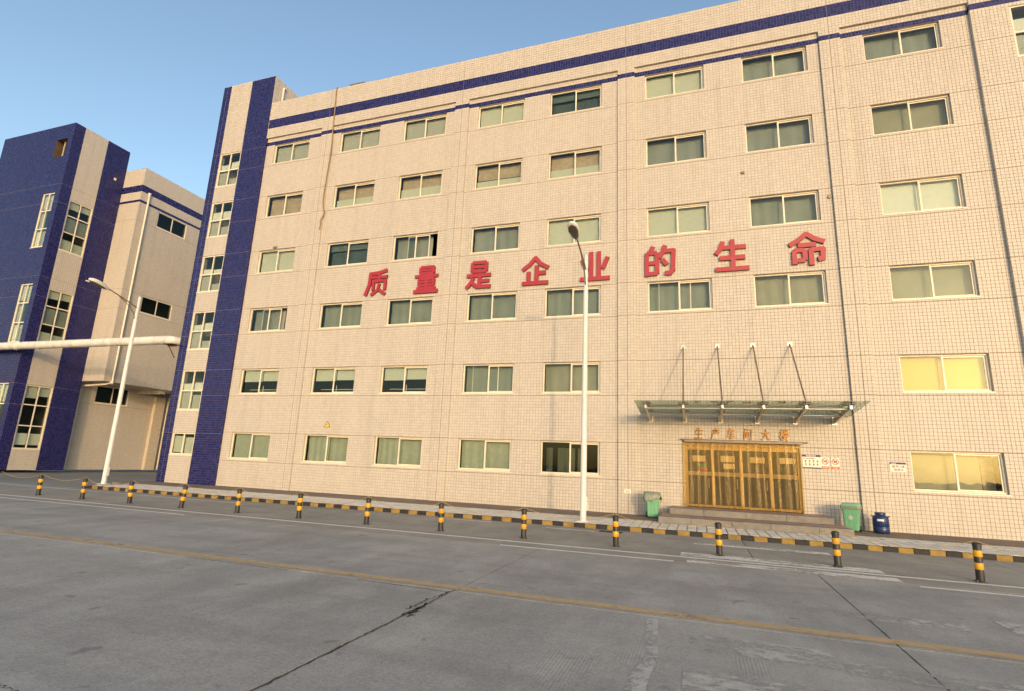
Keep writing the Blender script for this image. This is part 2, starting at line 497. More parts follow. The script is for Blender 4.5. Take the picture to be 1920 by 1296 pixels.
def slab(x0, x1, y0, y1, mat, jag=None, gap=.006, z=-.13):
    """concrete slab with a slightly uneven outline; jag: (side, y range, amount)"""
    pts = []
    def edge(a, b, n, fixed_x):
        for i in range(n):
            t = i/n; p = [a[0]+(b[0]-a[0])*t, a[1]+(b[1]-a[1])*t]
            am = .0025
            if jag and fixed_x is not None and jag[0] == fixed_x and jag[1][0] < p[1] < jag[1][1]:
                am = jag[2]*(.4+.6*math.sin(math.pi*(p[1]-jag[1][0])/(jag[1][1]-jag[1][0])))
            d = abs(random.gauss(0, am)) if i else 0
            if fixed_x == 'l': p[0] += d
            elif fixed_x == 'r': p[0] -= d
            elif fixed_x == 'b': p[1] += d
            else: p[1] -= d
            pts.append(p)
    a = (x0+gap, y0+gap); b = (x1-gap, y0+gap); c = (x1-gap, y1-gap); d = (x0+gap, y1-gap)
    edge(a, b, 14, 'b'); edge(b, c, 44, 'r'); edge(c, d, 14, 't'); edge(d, a, 44, 'l')
    n = len(pts)
    m = MB()
    v = [(p[0], p[1], z) for p in pts] + [(p[0], p[1], z-.035) for p in pts]
    m.add(v, [tuple(range(n))] + [((i+1) % n, i, n+i, n+(i+1) % n) for i in range(n)])
    return m.build('slab', mat, road)
XS = [-40.7, -35.3, -29.9, -24.5, -19.1, -13.8, -8.53, -3.40, 2.06, 7.4, 12.8, 18.2]
for i in range(len(XS)-1):
    for (y0, y1) in ((-3.2, 2.2), (2.2, 7.63), (7.63, 12.15)):
        jag = None
        if abs(XS[i]+3.40) < .01 and y0 in (2.2,): jag = ('l', (3.0, 7.4), .012)
        if abs(XS[i+1]+3.40) < .01 and y0 in (2.2,): jag = ('r', (3.0, 7.6), .014)
        slab(XS[i], XS[i+1], y0, y1, M['slab'], jag, gap=.009)
for i in range(len(XS)-1):
    slab(XS[i]-1.0, XS[i+1]-1.0, 12.15, 16.86, M['slab2'])

def sheet(name, pts, mat, z, kind='structure'):
    m = MB(); m.add([(x, y, z) for x, y in pts], [tuple(range(len(pts)))])
    return tag(m.build(name, mat), kind=kind)
def strip(name, x0, x1, y0, y1, mat, z): return sheet(name, [(x0,y0),(x1,y0),(x1,y1),(x0,y1)], mat, z)
ZR = -.126
strip('yellow_road_line', -40, 18, 7.76, 7.96, M['lineyel'], ZR)
strip('white_road_line', -40, 18, 12.78, 12.93, M['linewhite'], ZR)
strip('white_road_line', -40, -14.0, 12.17, 12.28, M['linewhite'], ZR)
strip('white_road_line', -4.35, -.55, 12.10, 12.22, M['linewhite'], ZR)
strip('white_road_line', 3.6, 9, 11.85, 11.97, M['linewhite'], ZR)
strip('white_road_line', -30, -16, 16.0, 16.1, M['linewhite'], ZR)
strip('white_road_line', -7.7, -6.2, 16.35, 16.47, M['linewhite'], ZR)
strip('white_road_line', -4.35, -2.9, 16.1, 16.2, M['linewhite'], ZR)
for (x0, x1, y0, y1) in ((-.3, 3.45, 12.2, 12.62), (-.45, 3.4, 13.05, 13.55), (-.2, 2.9, 15.2, 15.6)):
    strip('faded_crossing_stripe', x0, x1, y0, y1, M['stripe'], ZR+(.003 if False else 0))
for (x0, x1, y0, y1) in ((0, 1.25, 6.5, 7.1), (-.2, 3.6, 5.3, 5.9), (1.7, 3.2, 8.85, 9.2), (3.7, 6.0, 9.0, 9.6), (1.3, 4.2, 6.4, 6.8), (-.2, 4, 4.2, 4.7)):
    strip('faded_crossing_stripe', x0, x1, y0, y1, M['ghost'], ZR)
sheet('cement_patch', [(-.66,4.6),(-.46,4.6),(-.49,5.3),(-.45,6.1),(-.50,6.73),(-.54,7.55),(-.68,7.45),(-.60,6.36),(-.55,6.1),(-.66,5.5)], M['patch'], ZR)
# ragged crack that opens along the slab joint
ck = MB()
def crack(pts, w):
    L = []; Rr = []
    for i, p in enumerate(pts):
        a = pts[max(i-1, 0)]; b = pts[min(i+1, len(pts)-1)]
        t = Vector((b[0]-a[0], b[1]-a[1])).normalized(); nn = Vector((-t.y, t.x))
        e = (1 if 0 < i < len(pts)-1 else .15)*w*random.uniform(.35, 1.3)
        L.append((p[0]+nn.x*e, p[1]+nn.y*e, ZR)); Rr.append((p[0]-nn.x*e, p[1]-nn.y*e, ZR))
    n = len(pts)
    ck.add(L+Rr, [(i, n+i, n+i+1, i+1) for i in range(n-1)])
def wander(a, b, n, am):
    return [(a[0]+(b[0]-a[0])*i/n+(random.gauss(0, am) if 0 < i < n else 0), a[1]+(b[1]-a[1])*i/n+(random.gauss(0, am) if 0 < i < n else 0)) for i in range(n+1)]
crack(wander((-3.42, 7.75), (-3.38, 3.2), 90, .006), .009)
crack(wander((-3.44, 7.6), (-3.50, 6.45), 34, .03), .012)
crack(wander((-3.41, 6.8), (-3.33, 6.15), 30, .03), .02)
crack(wander((-3.38, 6.6), (-3.44, 6.2), 14, .02), .014)
crack(wander((-5.0, 7.60), (-3.45, 7.52), 60, .010), .008)
crack(wander((-8.6, 7.63), (-6.3, 7.60), 40, .012), .009)
crack(wander((-13.3, 13.6), (-12.6, 14.3), 30, .06), .012)
crack(wander((-5.4, 3.15), (-4.9, 3.1), 24, .008), .006)
tag(ck.build('road_cracks', M['earth']), kind='structure')

# kerb, pavement
ke = MB(); ke.box(-25.0, 14.6, 16.90, 17.02, -.16, -.035)
ke = tag(ke.build('kerb', M['grout']), kind='structure')
KL = .335; x = -25.1; i = 0
while x < 12:
    m = MB(); m.bbox(x+.002, x+KL-.002, 16.85 + random.uniform(-.004, .004), 17.05, -.16, -.006 + random.uniform(-.004, .004), .012)
    m.build('kerb_stone', M['kblack'] if i % 2 == 0 else M['kyellow'], ke)
    x += KL; i += 1
sw = MB(); sw.box(-25.05, 14.6, 17.05, 19.25, -.16, -.022)
sw = tag(sw.build('sidewalk', M['earth']), kind='structure')
x = -25.05; far = MB(); near = 0
PX = .277
while x < 12:
    ys = [17.055, 17.78, 18.51, 19.245]
    for a, b in zip(ys[:-1], ys[1:]):
        zt = -.002 + random.uniform(-.003, .003)
        if x > -15.0 and near < 300 and x < 10.5:
            m = MB(); m.bbox(x+.013, x+PX-.013, a+.004, b-.004, -.04, zt, .005); m.build('paver', M['paver'], sw); near += 1
        else: far.bbox(x+.013, x+PX-.013, a+.004, b-.004, -.04, zt, .005)
    x += PX
tag(far.build('pavers', M['paver'], sw), kind='stuff')
ap = MB()
x = -27
while x < 14:
    w = random.choice((2.4, 3.0, 2.7)); ap.bbox(x+.004, x+w-.004, 19.26, D+.2, -.16, .004+random.uniform(-.003, .003), .006); x += w
tag(ap.build('wall_apron', M['apron']), kind='structure')
dr = MB()
for k in range(7): dr.box(-2.75+.085*k, -2.70+.085*k, 16.2, 16.55, -.128, -.124)
dr.box(-2.8, -2.15, 16.17, 16.58, -.1295, -.1265)
tag(dr.build('drain_grate', M['kblack']), 'small dark slotted drain grate in the road beside the kerb', 'drain grate')

# ------------------------------------------------------------------ main building
bld = empty('factory_building', (-8, D, 0), 'long six storey cream tiled factory building with blue bands and blue striped tower', 'building')
WINS = []      # x0,x1,z0,z1
COLS = [(-22.17, -19.75), (-17.72, -15.26), (-13.85, -11.43), (-9.70, -7.32), (-6.06, -3.65), (-1.75, .695), (2.19, 4.62), (6.60, 9.10)]
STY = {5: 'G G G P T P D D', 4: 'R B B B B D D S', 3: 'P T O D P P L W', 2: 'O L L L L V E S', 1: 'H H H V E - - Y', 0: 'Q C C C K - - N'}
for k in range(6):
    for (x0, x1), st in zip(COLS, STY[k].split()):
        if st != '-': WINS.append((x0, x1, SL[k]+.12, HD[k], st, k))
DOOR = (-.46, 3.33, .40, 2.60)
def in_open(x, z):
    for w in WINS:
        if w[0] < x < w[1] and w[2] < z < w[3]: return True
    return DOOR[0] < x < DOOR[1] and z < DOOR[3]

W = Wall()
zb = [0.0]
for k in range(6): zb += [SL[k], SL[k]+.12, HD[k]]
zb += [18.94, 19.17]
zj = SL + HD[:5]
def cband(u, v): return 'blue' if 18.72 < v < 18.94 else 'tile'
bays = [(X_T1[4], JX[0]-PW), (JX[0]+PW, JX[1]-PW), (JX[1]+PW, JX[2]-PW), (JX[2]+PW, JX[3]-PW), (JX[3]+PW, X_T2)]
for b0, b1 in bays:
    ub = [b0] + [e for c in COLS if b0 < c[0] < b1 for e in c] + [b1]
    zz = list(zb)
    if b0 < 1 < b1:
        ub = sorted(ub + [DOOR[0], DOOR[1]]); zz = sorted(zz)
        zz[zz.index(2.63)] = 2.63
        zz = [z for z in zz]
        zz.insert(0, 0.0); zz = sorted(set(zz))
    sg = (lambda u, v: u > 6.6 and v < 1.23 and u < 9.9) if b0 > 5 else None
    W.field((0, REC, 0), (1,0,0), (0,0,1), ub, zz, hole=in_open, colr=cband, vj=zj, single=sg)
for j in JX:
    W.field((0, D, 0), (1,0,0), (0,0,1), [j-PW, j, j+PW], zb, colr=cband, uj=(j,), vj=zj)
    W.field((j+PW, D, 0), (0,1,0), (0,0,1), [0, REC-D], zb, colr=cband, vj=zj)
    W.field((j-PW, REC, 0), (0,-1,0), (0,0,1), [0, REC-D], zb, colr=cband, vj=zj)
upb = [X_T1[4]] + [v for j in JX for v in (j,)] + [X_T2]
def cup(u, v): return 'blue' if 19.77 < v < 20.33 else 'tile'
W.field((0, D, 0), (1,0,0), (0,0,1), upb, [19.17, 19.77, 20.33, TOP], colr=cup, uj=JX)
# tower at the left end
yt = D-.03
tz = [0, 1.43, 2.53]; TW = [(1.43, 2.53, 0)]
for k in range(1, 6):
    z1 = HD[k] if k < 5 else 18.68
    TW.append((z1-2.13, z1-.03, k)); tz += [z1-2.13, SL[k], z1-.03]
tz = sorted(tz + [23.25])
def chole(u, v): return -25.985 < u < -24.455 and any(a < v < b for a, b, k in TW)
def ctow(u, v): return 'tile' if -26.02 < u < -24.43 else 'blue'
W.field((0, yt, 0), (1,0,0), (0,0,1), [X_T1[0], X_T1[1], X_T1[2], -25.985, -24.455, X_T1[3], X_T1[4]], tz, hole=chole, colr=ctow, uj=(X_T1[1],), vj=[SL[k] for k in range(6)]+[HD[k]-.03 for k in range(5)]+[18.65, 2.53])
W.field((X_T1[4], yt, 0), (0,1,0), (0,0,1), [0, REC-yt], [0, 19.17], colr=lambda u, v: 'blue')
W.field((X_T1[4], yt, 0), (0,1,0), (0,0,1), [0, D-yt], [19.17, TOP])
W.field((X_T1[4], yt, 0), (0,1,0), (0,0,1), [0, 5.0], [TOP, 23.25])
# proud bay at the right end
x2 = [X_T2, 11.18, 12.70, 13.9]
def chole2(u, v): return 11.18 < u < 12.70 and any(a < v < b for a, b, k in TW)
def cb2(u, v): return 'blue' if (18.80 < v < 19.06 or 19.8 < v < 20.36) else 'tile'
z2 = sorted(set(tz[:-1] + [18.80, 19.05, 19.8, 20.36, TOP]))
W.field((0, yt, 0), (1,0,0), (0,0,1), x2, z2, hole=chole2, colr=cb2, vj=[SL[k] for k in range(6)]+[HD[k]-.03 for k in range(5)])
W.field((X_T2, REC, 0), (0,-1,0), (0,0,1), [0, REC-yt], z2, colr=cb2, vj=[SL[k] for k in range(6)]+[HD[k]-.03 for k in range(5)])
wall = W.build('wall', bld)
# shell: soffits of the recesses, roof, back and side walls, dark rooms
sh = MB()
for b0, b1 in bays: sh.add([(b0,D,19.17),(b0,REC,19.17),(b1,REC,19.17),(b1,D,19.17)], [(0,1,2,3)])
sh.box(X_T1[4], 13.9, D+.004, D+.25, TOP-.06, TOP+.012)
sh.box(X_T1[0]+.004, X_T1[4]-.004, yt+.004, yt+5, 23.2, 23.262)
sh.add([(X_T1[0],yt,0),(X_T1[0],40,0),(X_T1[0],40,21),(X_T1[0],yt,21)], [(0,1,2,3)])
sh.add([(X_T1[0],yt,21),(X_T1[0],yt+5,21),(X_T1[0],yt+5,23.25),(X_T1[0],yt,23.25)], [(0,1,2,3)])
sh.add([(13.9,yt,0),(13.9,40,0),(13.9,40,TOP),(13.9,yt,TOP)], [(0,1,2,3)])
sh.build('parapet_cap', M['reveal'], bld)
rf = MB(); rf.box(X_T1[0], 13.9, D+.25, 40, 20.6, 20.8); rf.build('roof', M['roof'], bld)
iw = MB(); iw.add([(X_T1[0],D+2.6,0),(13.9,D+2.6,0),(13.9,D+2.6,20.7),(X_T1[0],D+2.6,20.7)], [(0,1,2,3)])
for z in [0.02] + [s-.9 for s in SL[1:]]: iw.box(X_T1[0]+.1, 13.8, REC+.22, D+2.6, z, z+.1)
iw.build('interior_partition', M['inside'], bld)

def curtain_mesh(x0, x1, z0, z1, y, mat, parent, amp=.035, wl=.22, name='curtain', skew=0.0):
    m = MB(); n = max(12, int((x1-x0)/.03)); nz = 5
    v = []
    ph = random.uniform(0, 6)
    for j in range(nz+1):
        t = j/nz
        for i in range(n+1):
            s_ = i/n
            a = amp*(.55+.45*(1-t))
            xx = x0+(x1-x0)*s_ + skew*(1-t)*math.sin(math.pi*s_)
            v.append((xx, y + a*math.sin(ph+xx*2*math.pi/wl + 1.3*math.sin(xx*2.1+ph)) + .012*math.sin(9*t+xx*3), z0+(z1-z0)*t))
    f = [(j*(n+1)+i, j*(n+1)+i+1, (j+1)*(n+1)+i+1, (j+1)*(n+1)+i) for j in range(nz) for i in range(n)]
    m.add(v, f, 0, True)
    o = m.build(name, mat, parent)
    return o

def panel(name, x0, x1, z0, z1, y, mat, parent, t=.012):
    m = MB(); m.box(x0, x1, y, y+t, z0, z1); return m.build(name, mat, parent)

def window(parent, x0, x1, z0, z1, yw, st):
    """two-light sliding window in an opening of a wall whose face is at yw"""
    yf = yw+.09; fw = .055
    m = MB()
    xm = (x0+x1)/2 + random.uniform(-.01, .01)
    m.bbox(x0+.002, x1-.002, yf, yf+.075, z1-fw, z1-.002); m.bbox(x0+.002, x1-.002, yf-.005, yf+.075, z0+.002, z0+fw)
    m.bbox(x0+.002, x0+fw, yf+.001, yf+.074, z0+fw, z1-fw); m.bbox(x1-fw, x1-.002, yf+.001, yf+.074, z0+fw, z1-fw)
    m.bbox(xm-.03, xm+.03, yf+.004, yf+.04, z0+fw, z1-fw)
    w = m.build('window', M['frame'], parent)
    sx0, sx1 = xm-.02, x1-fw-.004
    sh_ = .42 if st == 'O' else 0.0
    m = MB()                                           # sliding sash on the inner track
    a, b = sx0-sh_, sx1-sh_
    m.box(a, b, yf+.046, yf+.07, z1-fw-.05, z1-fw-.004); m.box(a, b, yf+.046, yf+.07, z0+fw+.004, z0+fw+.04)
    m.box(a, a+.035, yf+.047, yf+.069, z0+fw+.04, z1-fw-.05); m.box(b-.045, b, yf+.047, yf+.069, z0+fw+.04, z1-fw-.05)
    if st == 'V':
        q = x0+.43; m.box(q-.012, q+.012, yf+.05, yf+.068, z0+fw, z1-fw); q = xm+.42; m.box(q-.012, q+.012, yf+.05, yf+.068, z0+fw, z1-fw)
    m.build('sash', M['frame'], w)
    gm = M['dglass'] if st in 'TK' else M['glass']
    panel('pane', x0+fw-.006, xm-.024, z0+fw-.006, z1-fw+.006, yf+.02, gm, w, .006)
    panel('pane', a+.03, b-.04, z0+fw+.03, z1-fw-.045, yf+.056, gm, w, .006)
    m = MB(); m.bbox(x0-.03, x1+.03, yw-.022, yf-.006, z0-.05, z0-.003, .006); m.build('sill', M['frame'], w)
    m = MB()                                           # plastered reveal
    m.add([(x0,yw,z0),(x0,yw,z1),(x0,yw+.24,z1),(x0,yw+.24,z0)], [(0,1,2,3)])
    m.add([(x1,yw,z0),(x1,yw,z1),(x1,yw+.24,z1),(x1,yw+.24,z0)], [(3,2,1,0)])
    m.add([(x0,yw,z1),(x1,yw,z1),(x1,yw+.24,z1),(x0,yw+.24,z1)], [(0,1,2,3)])
    m.add([(x0,yw,z0),(x1,yw,z0),(x1,yw+.24,z0),(x0,yw+.24,z0)], [(3,2,1,0)])
    m.build('reveal', M['reveal'], w)
    yb = yf+.20
    H = z1-z0
    full = {'G': 'blind_g', 'P': 'blind_p', 'W': 'blind_w', 'Y': 'sunset_y', 'Q': 'green'}  # the yellow blind is added, coloured as a sunset reflection
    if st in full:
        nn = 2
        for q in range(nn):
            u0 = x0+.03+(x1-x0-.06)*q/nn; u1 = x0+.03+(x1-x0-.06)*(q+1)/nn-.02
            panel('roller_blind', u0, u1, z0+.02+random.uniform(0, .04), z1-.02, yb+.01*q, M[full[st]], w)  # for 'Y' an added blind, coloured as the sunset reflection
    elif st == 'D': curtain_mesh(x0+.03, x1-.03, z0+.01, z1-.01, yb+.12, M['haze_grey'], w, .02, .6)  # added drape, coloured as the sky haze these panes reflect
    elif st in 'TO':
        curtain_mesh(x0+.03, x1-(.45 if st == 'O' else .03), z0+.01, z1-.01, yb+.14, M['haze_grey'], w, .02, .6)  # same added drape, brightening the panes as reflected haze would
        if st == 'T': panel('roller_blind', x0+.05, x1-.05, z1-.38, z1-.02, yb, M['blind_g'], w)
    elif st in 'RS':
        panel('board', x0+.03, x1-.03, z0+.02, z1-.02, yb+.1, M['brown'] if st == 'R' else M['olive'], w)
    elif st == 'B':
        panel('board', x0+.03, x1-.03, z0+.45*H, z1-.02, yb+.1, M['brown'], w)
        panel('roller_blind', x0+.03, x1-.03, z0+.02, z0+random.uniform(.36, .5)*H, yb, M['blind_p'], w)
    elif st in 'LVE':
        curtain_mesh(x0+.03, x1-.03, z0+.01, z1-.01, yb+.12, M['olive' if st == 'E' else 'lgreen'], w, .02, .5)  # added drape, its colour standing for the panes' reflection and tint
    elif st == 'H':
        panel('roller_blind', x0+.04, xm-.02, z0+.5*H, z1-.02, yb, M['blind_p'], w)
        panel('roller_blind', xm+.01, x1-.04, z0+.53*H, z1-.02, yb+.02, M['blind_p'], w)
        m = MB(); q = x0+.25; m.tube([(q,yb+.2,z0+.25),(x1-.3,yb+.2,z0+.25)], .018, 6); m.tube([(xm-.1,yb+.2,z0+.05),(xm-.1,yb+.2,z0+.45)], .02, 6)
        m.build('pipe_rail', M['white'], w)
    elif st == 'C':
        curtain_mesh(x0+.03, xm, z0+.01, z1-.01, yb+.04, M['green'], w, .022, .34, skew=.2); curtain_mesh(xm-.03, x1-.03, z0+.01, z1-.01, yb+.10, M['green'], w, .016, .42, skew=-.15)
    elif st == 'K':
        for (a_, b_) in ((.02, .13), (.22, .52), (.57, .68)):
            panel('partition_board', x0+a_*(x1-x0), x0+b_*(x1-x0), z0+.06, z1-.25, yb+.5, M['cream'], w)
    elif st == 'N':
        panel('partition_board', x0+.08, x0+.80*(x1-x0), z0+.06, z1-.12, yb+.15, M['cream'], w)
        panel('partition_board', x0+.83*(x1-x0), x1-.08, z0+.06, z1-.14, yb+.3, M['brown'], w)
    return w
for x0, x1, z0, z1, st, k in WINS: window(bld, x0, x1, z0, z1, REC, st)

def grid_window(parent, O, U, w_, z0, z1, nx, rows, depth_n, fm='frame', blinds=None, gm='glass'):
    """fixed multi-light window; U along the wall, depth_n into the wall"""
    O = Vector(O); U = Vector(U); Nn = Vector(depth_n); Z = Vector((0,0,1))
    def bx(m, u0, u1, d0, d1, a, b):
        v = [O+U*u+Nn*d+Z*z for z in (a, b) for (u, d) in ((u0,d0),(u1,d0),(u1,d1),(u0,d1))]
        m.add(v, [(0,3,2,1),(4,5,6,7),(0,1,5,4),(1,2,6,5),(2,3,7,6),(3,0,4,7)])
    m = MB(); fw = .06
    bx(m, 0, w_, .03, .10, z0, z0+fw); bx(m, 0, w_, .03, .10, z1-fw, z1)
    bx(m, 0, fw, .031, .099, z0+fw, z1-fw); bx(m, w_-fw, w_, .031, .099, z0+fw, z1-fw)
    for i in range(1, nx): bx(m, w_*i/nx-.03, w_*i/nx+.03, .034, .096, z0+fw, z1-fw)
    zs = [z0] + [z0+(z1-z0)*r for r in rows] + [z1]
    for z in zs[1:-1]: bx(m, fw, w_-fw, .037, .093, z-.035, z+.035)
    w = m.build('window', M[fm], parent)
    for i in range(nx):
        for a, b in zip(zs[:-1], zs[1:]):
            p = MB(); bx(p, w_*i/nx+.02, w_*(i+1)/nx-.02, .06, .066, a+.02, b-.02); p.build('pane', M[gm], w)
    m = MB(); bx(m, -.03, w_+.03, -.02, .028, z0-.05, z0-.004); m.build('sill', M[fm], w)
    m = MB()
    for q in (((0,0),(0,.3)), ((w_,0),(w_,.3))):
        v = [O+U*q[0][0]+Nn*q[0][1]+Z*z0, O+U*q[0][0]+Nn*q[0][1]+Z*z1, O+U*q[1][0]+Nn*q[1][1]+Z*z1, O+U*q[1][0]+Nn*q[1][1]+Z*z0]; m.add(v, [(0,1,2,3)])
    for z in (z0, z1): m.add([O+Z*z, O+U*w_+Z*z, O+U*w_+Nn*.3+Z*z, O+Nn*.3+Z*z], [(0,1,2,3)])
    m.build('reveal', M['reveal'], w)
    for (i, a, b, mt) in (blinds or []):
        m = MB(); bx(m, w_*i/nx+.03, w_*(i+1)/nx-.02, .16, .172, z0+(z1-z0)*a, z0+(z1-z0)*b); m.build('roller_blind', M[mt], w)
    return w
for a, b, k in TW:
    for xx in (-25.985, 11.18):
        w_ = 1.53 if xx < 0 else 1.52
        if k == 0: grid_window(bld, (xx, yt, 0), (1,0,0), w_, a, b, 2, [], (0,1,0), blinds=[(0, .1, .85, 'blind_p'), (1, 0, .8, 'blind_p')])
        else:
            r = random.uniform(.62, .78)
            grid_window(bld, (xx, yt, 0), (1,0,0), w_, a, b, 2, [.48], (0,1,0), blinds=[(0, .5, r, 'blind_w'), (1, .5, r+random.uniform(-.04, .06), 'blind_w'), (0, .02, .45, 'blind_g'), (1, .02, random.uniform(.2, .4), 'blind_g')])

# small fixtures of the building
m = MB(); m.tube([(X_T1[4]+.08, D+.6, TOP), (X_T1[4]+.08, D+.6, 22.85)], .06, 10); m.tube([(X_T1[4]+.08, D+.6, 22.82), (X_T1[4]+.08, D+.75, 22.9)], .06, 10); m.build('vent_pipe', M['white'], bld)
m = MB(); m.bbox(-17.5, -16.6, D+.05, D+.5, TOP+.012, TOP+.16); m.build('roof_hatch', M['dsteel'], bld)
for (xx, rr) in ((5.06, .010),):
    m = MB(); m.tube([(xx, REC-.03, 19.1), (xx, REC-.03, 12), (xx+.004, REC-.03, 6), (xx, REC-.03, .05)], rr, 8)
    for z in np.arange(1, 19, 1.5): m.bbox(xx-rr-.012, xx+rr+.012, REC-.03-rr-.008, REC-.002, z, z+.03, .003)
    m.build('down_cable', M['cable'], bld)
m = MB(); m.bbox(4.9, 5.0, REC-.05, REC-.01, 11.9, 12.05); m.bbox(1.95, 2.08, REC-.06, REC-.009, 13.35, 13.45); m.build('junction_box', M['dsteel'], bld)
m = MB(); m.bbox(-21.2, -20.95, REC-.06, REC-.008, 12.36, 12.47); m.build('junction_box', M['dsteel'], bld)

# ------------------------------------------------------------------ entrance
dy = REC+.14
door = MB()
dx = [DOOR[0]+.02, .47, 1.43, 2.40, DOOR[1]-.02]
for x in dx: door.bbox(x-.055, x+.055, dy-.03, dy+.05, .42, 2.585)
door.bbox(DOOR[0], DOOR[1], dy-.031, dy+.051, 2.45, 2.60); door.bbox(DOOR[0], DOOR[1], dy-.031, dy+.051, .42, .50)
door = door.build('door', M['brass'], bld)
for a, b in zip(dx[:-1], dx[1:]):
    panel('pane', a+.05, b-.05, .5, 2.45, dy+.01, M['dglass'], door, .008)
    m = MB(); m.bbox(a+.056, b-.056, dy-.02, dy+.03, 1.53, 1.67); m.build('mid_rail', M['cream'], door)
    m = MB(); m.tube([(b-.15, dy-.05, 1.1), (b-.15, dy-.05, 1.45)], .015, 8); m.build('handle', M['brass'], door)
m = MB(); m.add([(DOOR[0],REC,.4),(DOOR[0],REC,2.63),(DOOR[0],dy+.3,2.63),(DOOR[0],dy+.3,.4)], [(0,1,2,3)]); m.add([(DOOR[1],REC,.4),(DOOR[1],REC,2.63),(DOOR[1],dy+.3,2.63),(DOOR[1],dy+.3,.4)], [(3,2,1,0)])
m.box(DOOR[0], DOOR[1], REC-.012, dy+.3, 2.602, 2.64); m.build('door_surround', M['brass'], door)
lob = MB(); lob.add([(-1.2,D+2.4,.4),(4.2,D+2.4,.4),(4.2,D+2.4,2.9),(-1.2,D+2.4,2.9)], [(0,1,2,3)]); lob.add([(-1.2,REC,.405),(4.2,REC,.405),(4.2,D+2.4,.405),(-1.2,D+2.4,.405)], [(0,1,2,3)])
lob.build('lobby', M['door_in'], door)
for (x0, x1, z0, z1, mt) in ((-.22,.22,2.03,2.24,'paper'), (.75,1.22,2.04,2.26,'paper'), (.84,1.22,1.80,1.98,'paper'), (1.74,2.22,2.04,2.24,'paper'), (2.7,3.18,2.05,2.25,'paper'), (.02,.28,1.82,1.96,'greenprint'), (.02,.28,1.71,1.815,'redprint')):
    p = panel('notice', x0, x1, z0, z1, dy-.004, M[mt], door, .003)
# transparent strip curtain in front of the door
m, nt, out = nmat('amber_pvc_strip')
tr = N(nt, 'ShaderNodeBsdfTransparent'); tr.inputs[0].default_value = (.96, .89, .72, 1)
pb = N(nt, 'ShaderNodeBsdfPrincipled'); pb.inputs['Base Color'].default_value = (.44, .36, .21, 1); pb.inputs['Roughness'].default_value = .16
mx = N(nt, 'ShaderNodeMixShader')
lw = N(nt, 'ShaderNodeLayerWeight'); lw.inputs[0].default_value = .35
nt.links.new(mth(nt, 'ADD', mth(nt, 'MULTIPLY', lw.outputs['Facing'], .7), mth(nt, 'MULTIPLY', noise(nt, 1.6, 5, .6, sx=(6, 1, .35)), .24), True), mx.inputs[0]); nt.links.new(tr.outputs[0], mx.inputs[1]); nt.links.new(pb.outputs[0], mx.inputs[2]); nt.links.new(mx.outputs[0], out.inputs[0])
M['strip'] = m
cur = empty('strip_curtain', (1.45, D, .42), 'amber clear plastic strip curtain hanging over the gold entrance doors', 'curtain')
m = MB(); m.tube([(-.64, D-.02, 2.815), (3.6, D-.02, 2.79)], .022, 10); m.bbox(-.5, 3.45, D-.05, D-.03, 2.72, 2.80); m.build('rail', M['dsteel'], cur)
SWD = .29
for i in range(16):
    x0 = -.56 + i*.243
    m = MB(); v = []; nx_, nz_ = 8, 14
    ph = random.uniform(0, 6); am = random.uniform(.5, 1.2)
    for j in range(nz_+1):
        t = j/nz_; z = 2.77-(2.77-.435-random.uniform(0, .01))*t
        for k in range(nx_+1):
            s_ = k/nx_-.5
            xx = x0 + .13 + s_*SWD*(1-.08*t*am*abs(math.sin(ph))) + .03*t*math.sin(ph+2*t) + .016*i/15*t*2
            yy = D + .045 + (.02 if i % 2 else 0) + .035*am*math.cos(2*math.pi*s_*1.0+ph*.3)*(.25+.75*t) - .05*t*t*am*(1 if i % 3 else .2)
            v.append((xx, yy-.09*t*t*.4, z))
    m.add(v, [(j*(nx_+1)+k, j*(nx_+1)+k+1, (j+1)*(nx_+1)+k+1, (j+1)*(nx_+1)+k) for j in range(nz_) for k in range(nx_)], 0, True)
    o = m.build('strip', M['strip'], cur)
    sm = o.modifiers.new('thickness', 'SOLIDIFY'); sm.thickness = .002
# entrance steps
st = empty('entrance_steps', (1.45, 20, 0), 'two grey granite steps in front of the entrance doors', 'steps')
def step_stones(x0, x1, y0, y1, z0, z1, parent, fronts, mat):
    xs = [x0] + fronts + [x1]
    for a, b in zip(xs[:-1], xs[1:]):
        m = MB(); m.bbox(a+.003, b-.003, y0+random.uniform(0, .003), y0+.34, z0, z1, .008); m.build('stone', mat, parent)
    m = MB(); m.bbox(x0+.01, x1-.01, y0+.343, y1, z0, z1-.003, .006); m.build('tread', M['redstone'], parent)
step_stones(-1.30, 4.2, 18.72, 21.37, .0, .205, st, [-.3, .9, 2.0, 3.3], M['granite'])
step_stones(-1.0, 3.95, 19.92, 21.375, .207, .415, st, [.1, 1.4, 2.6], M['granite'])

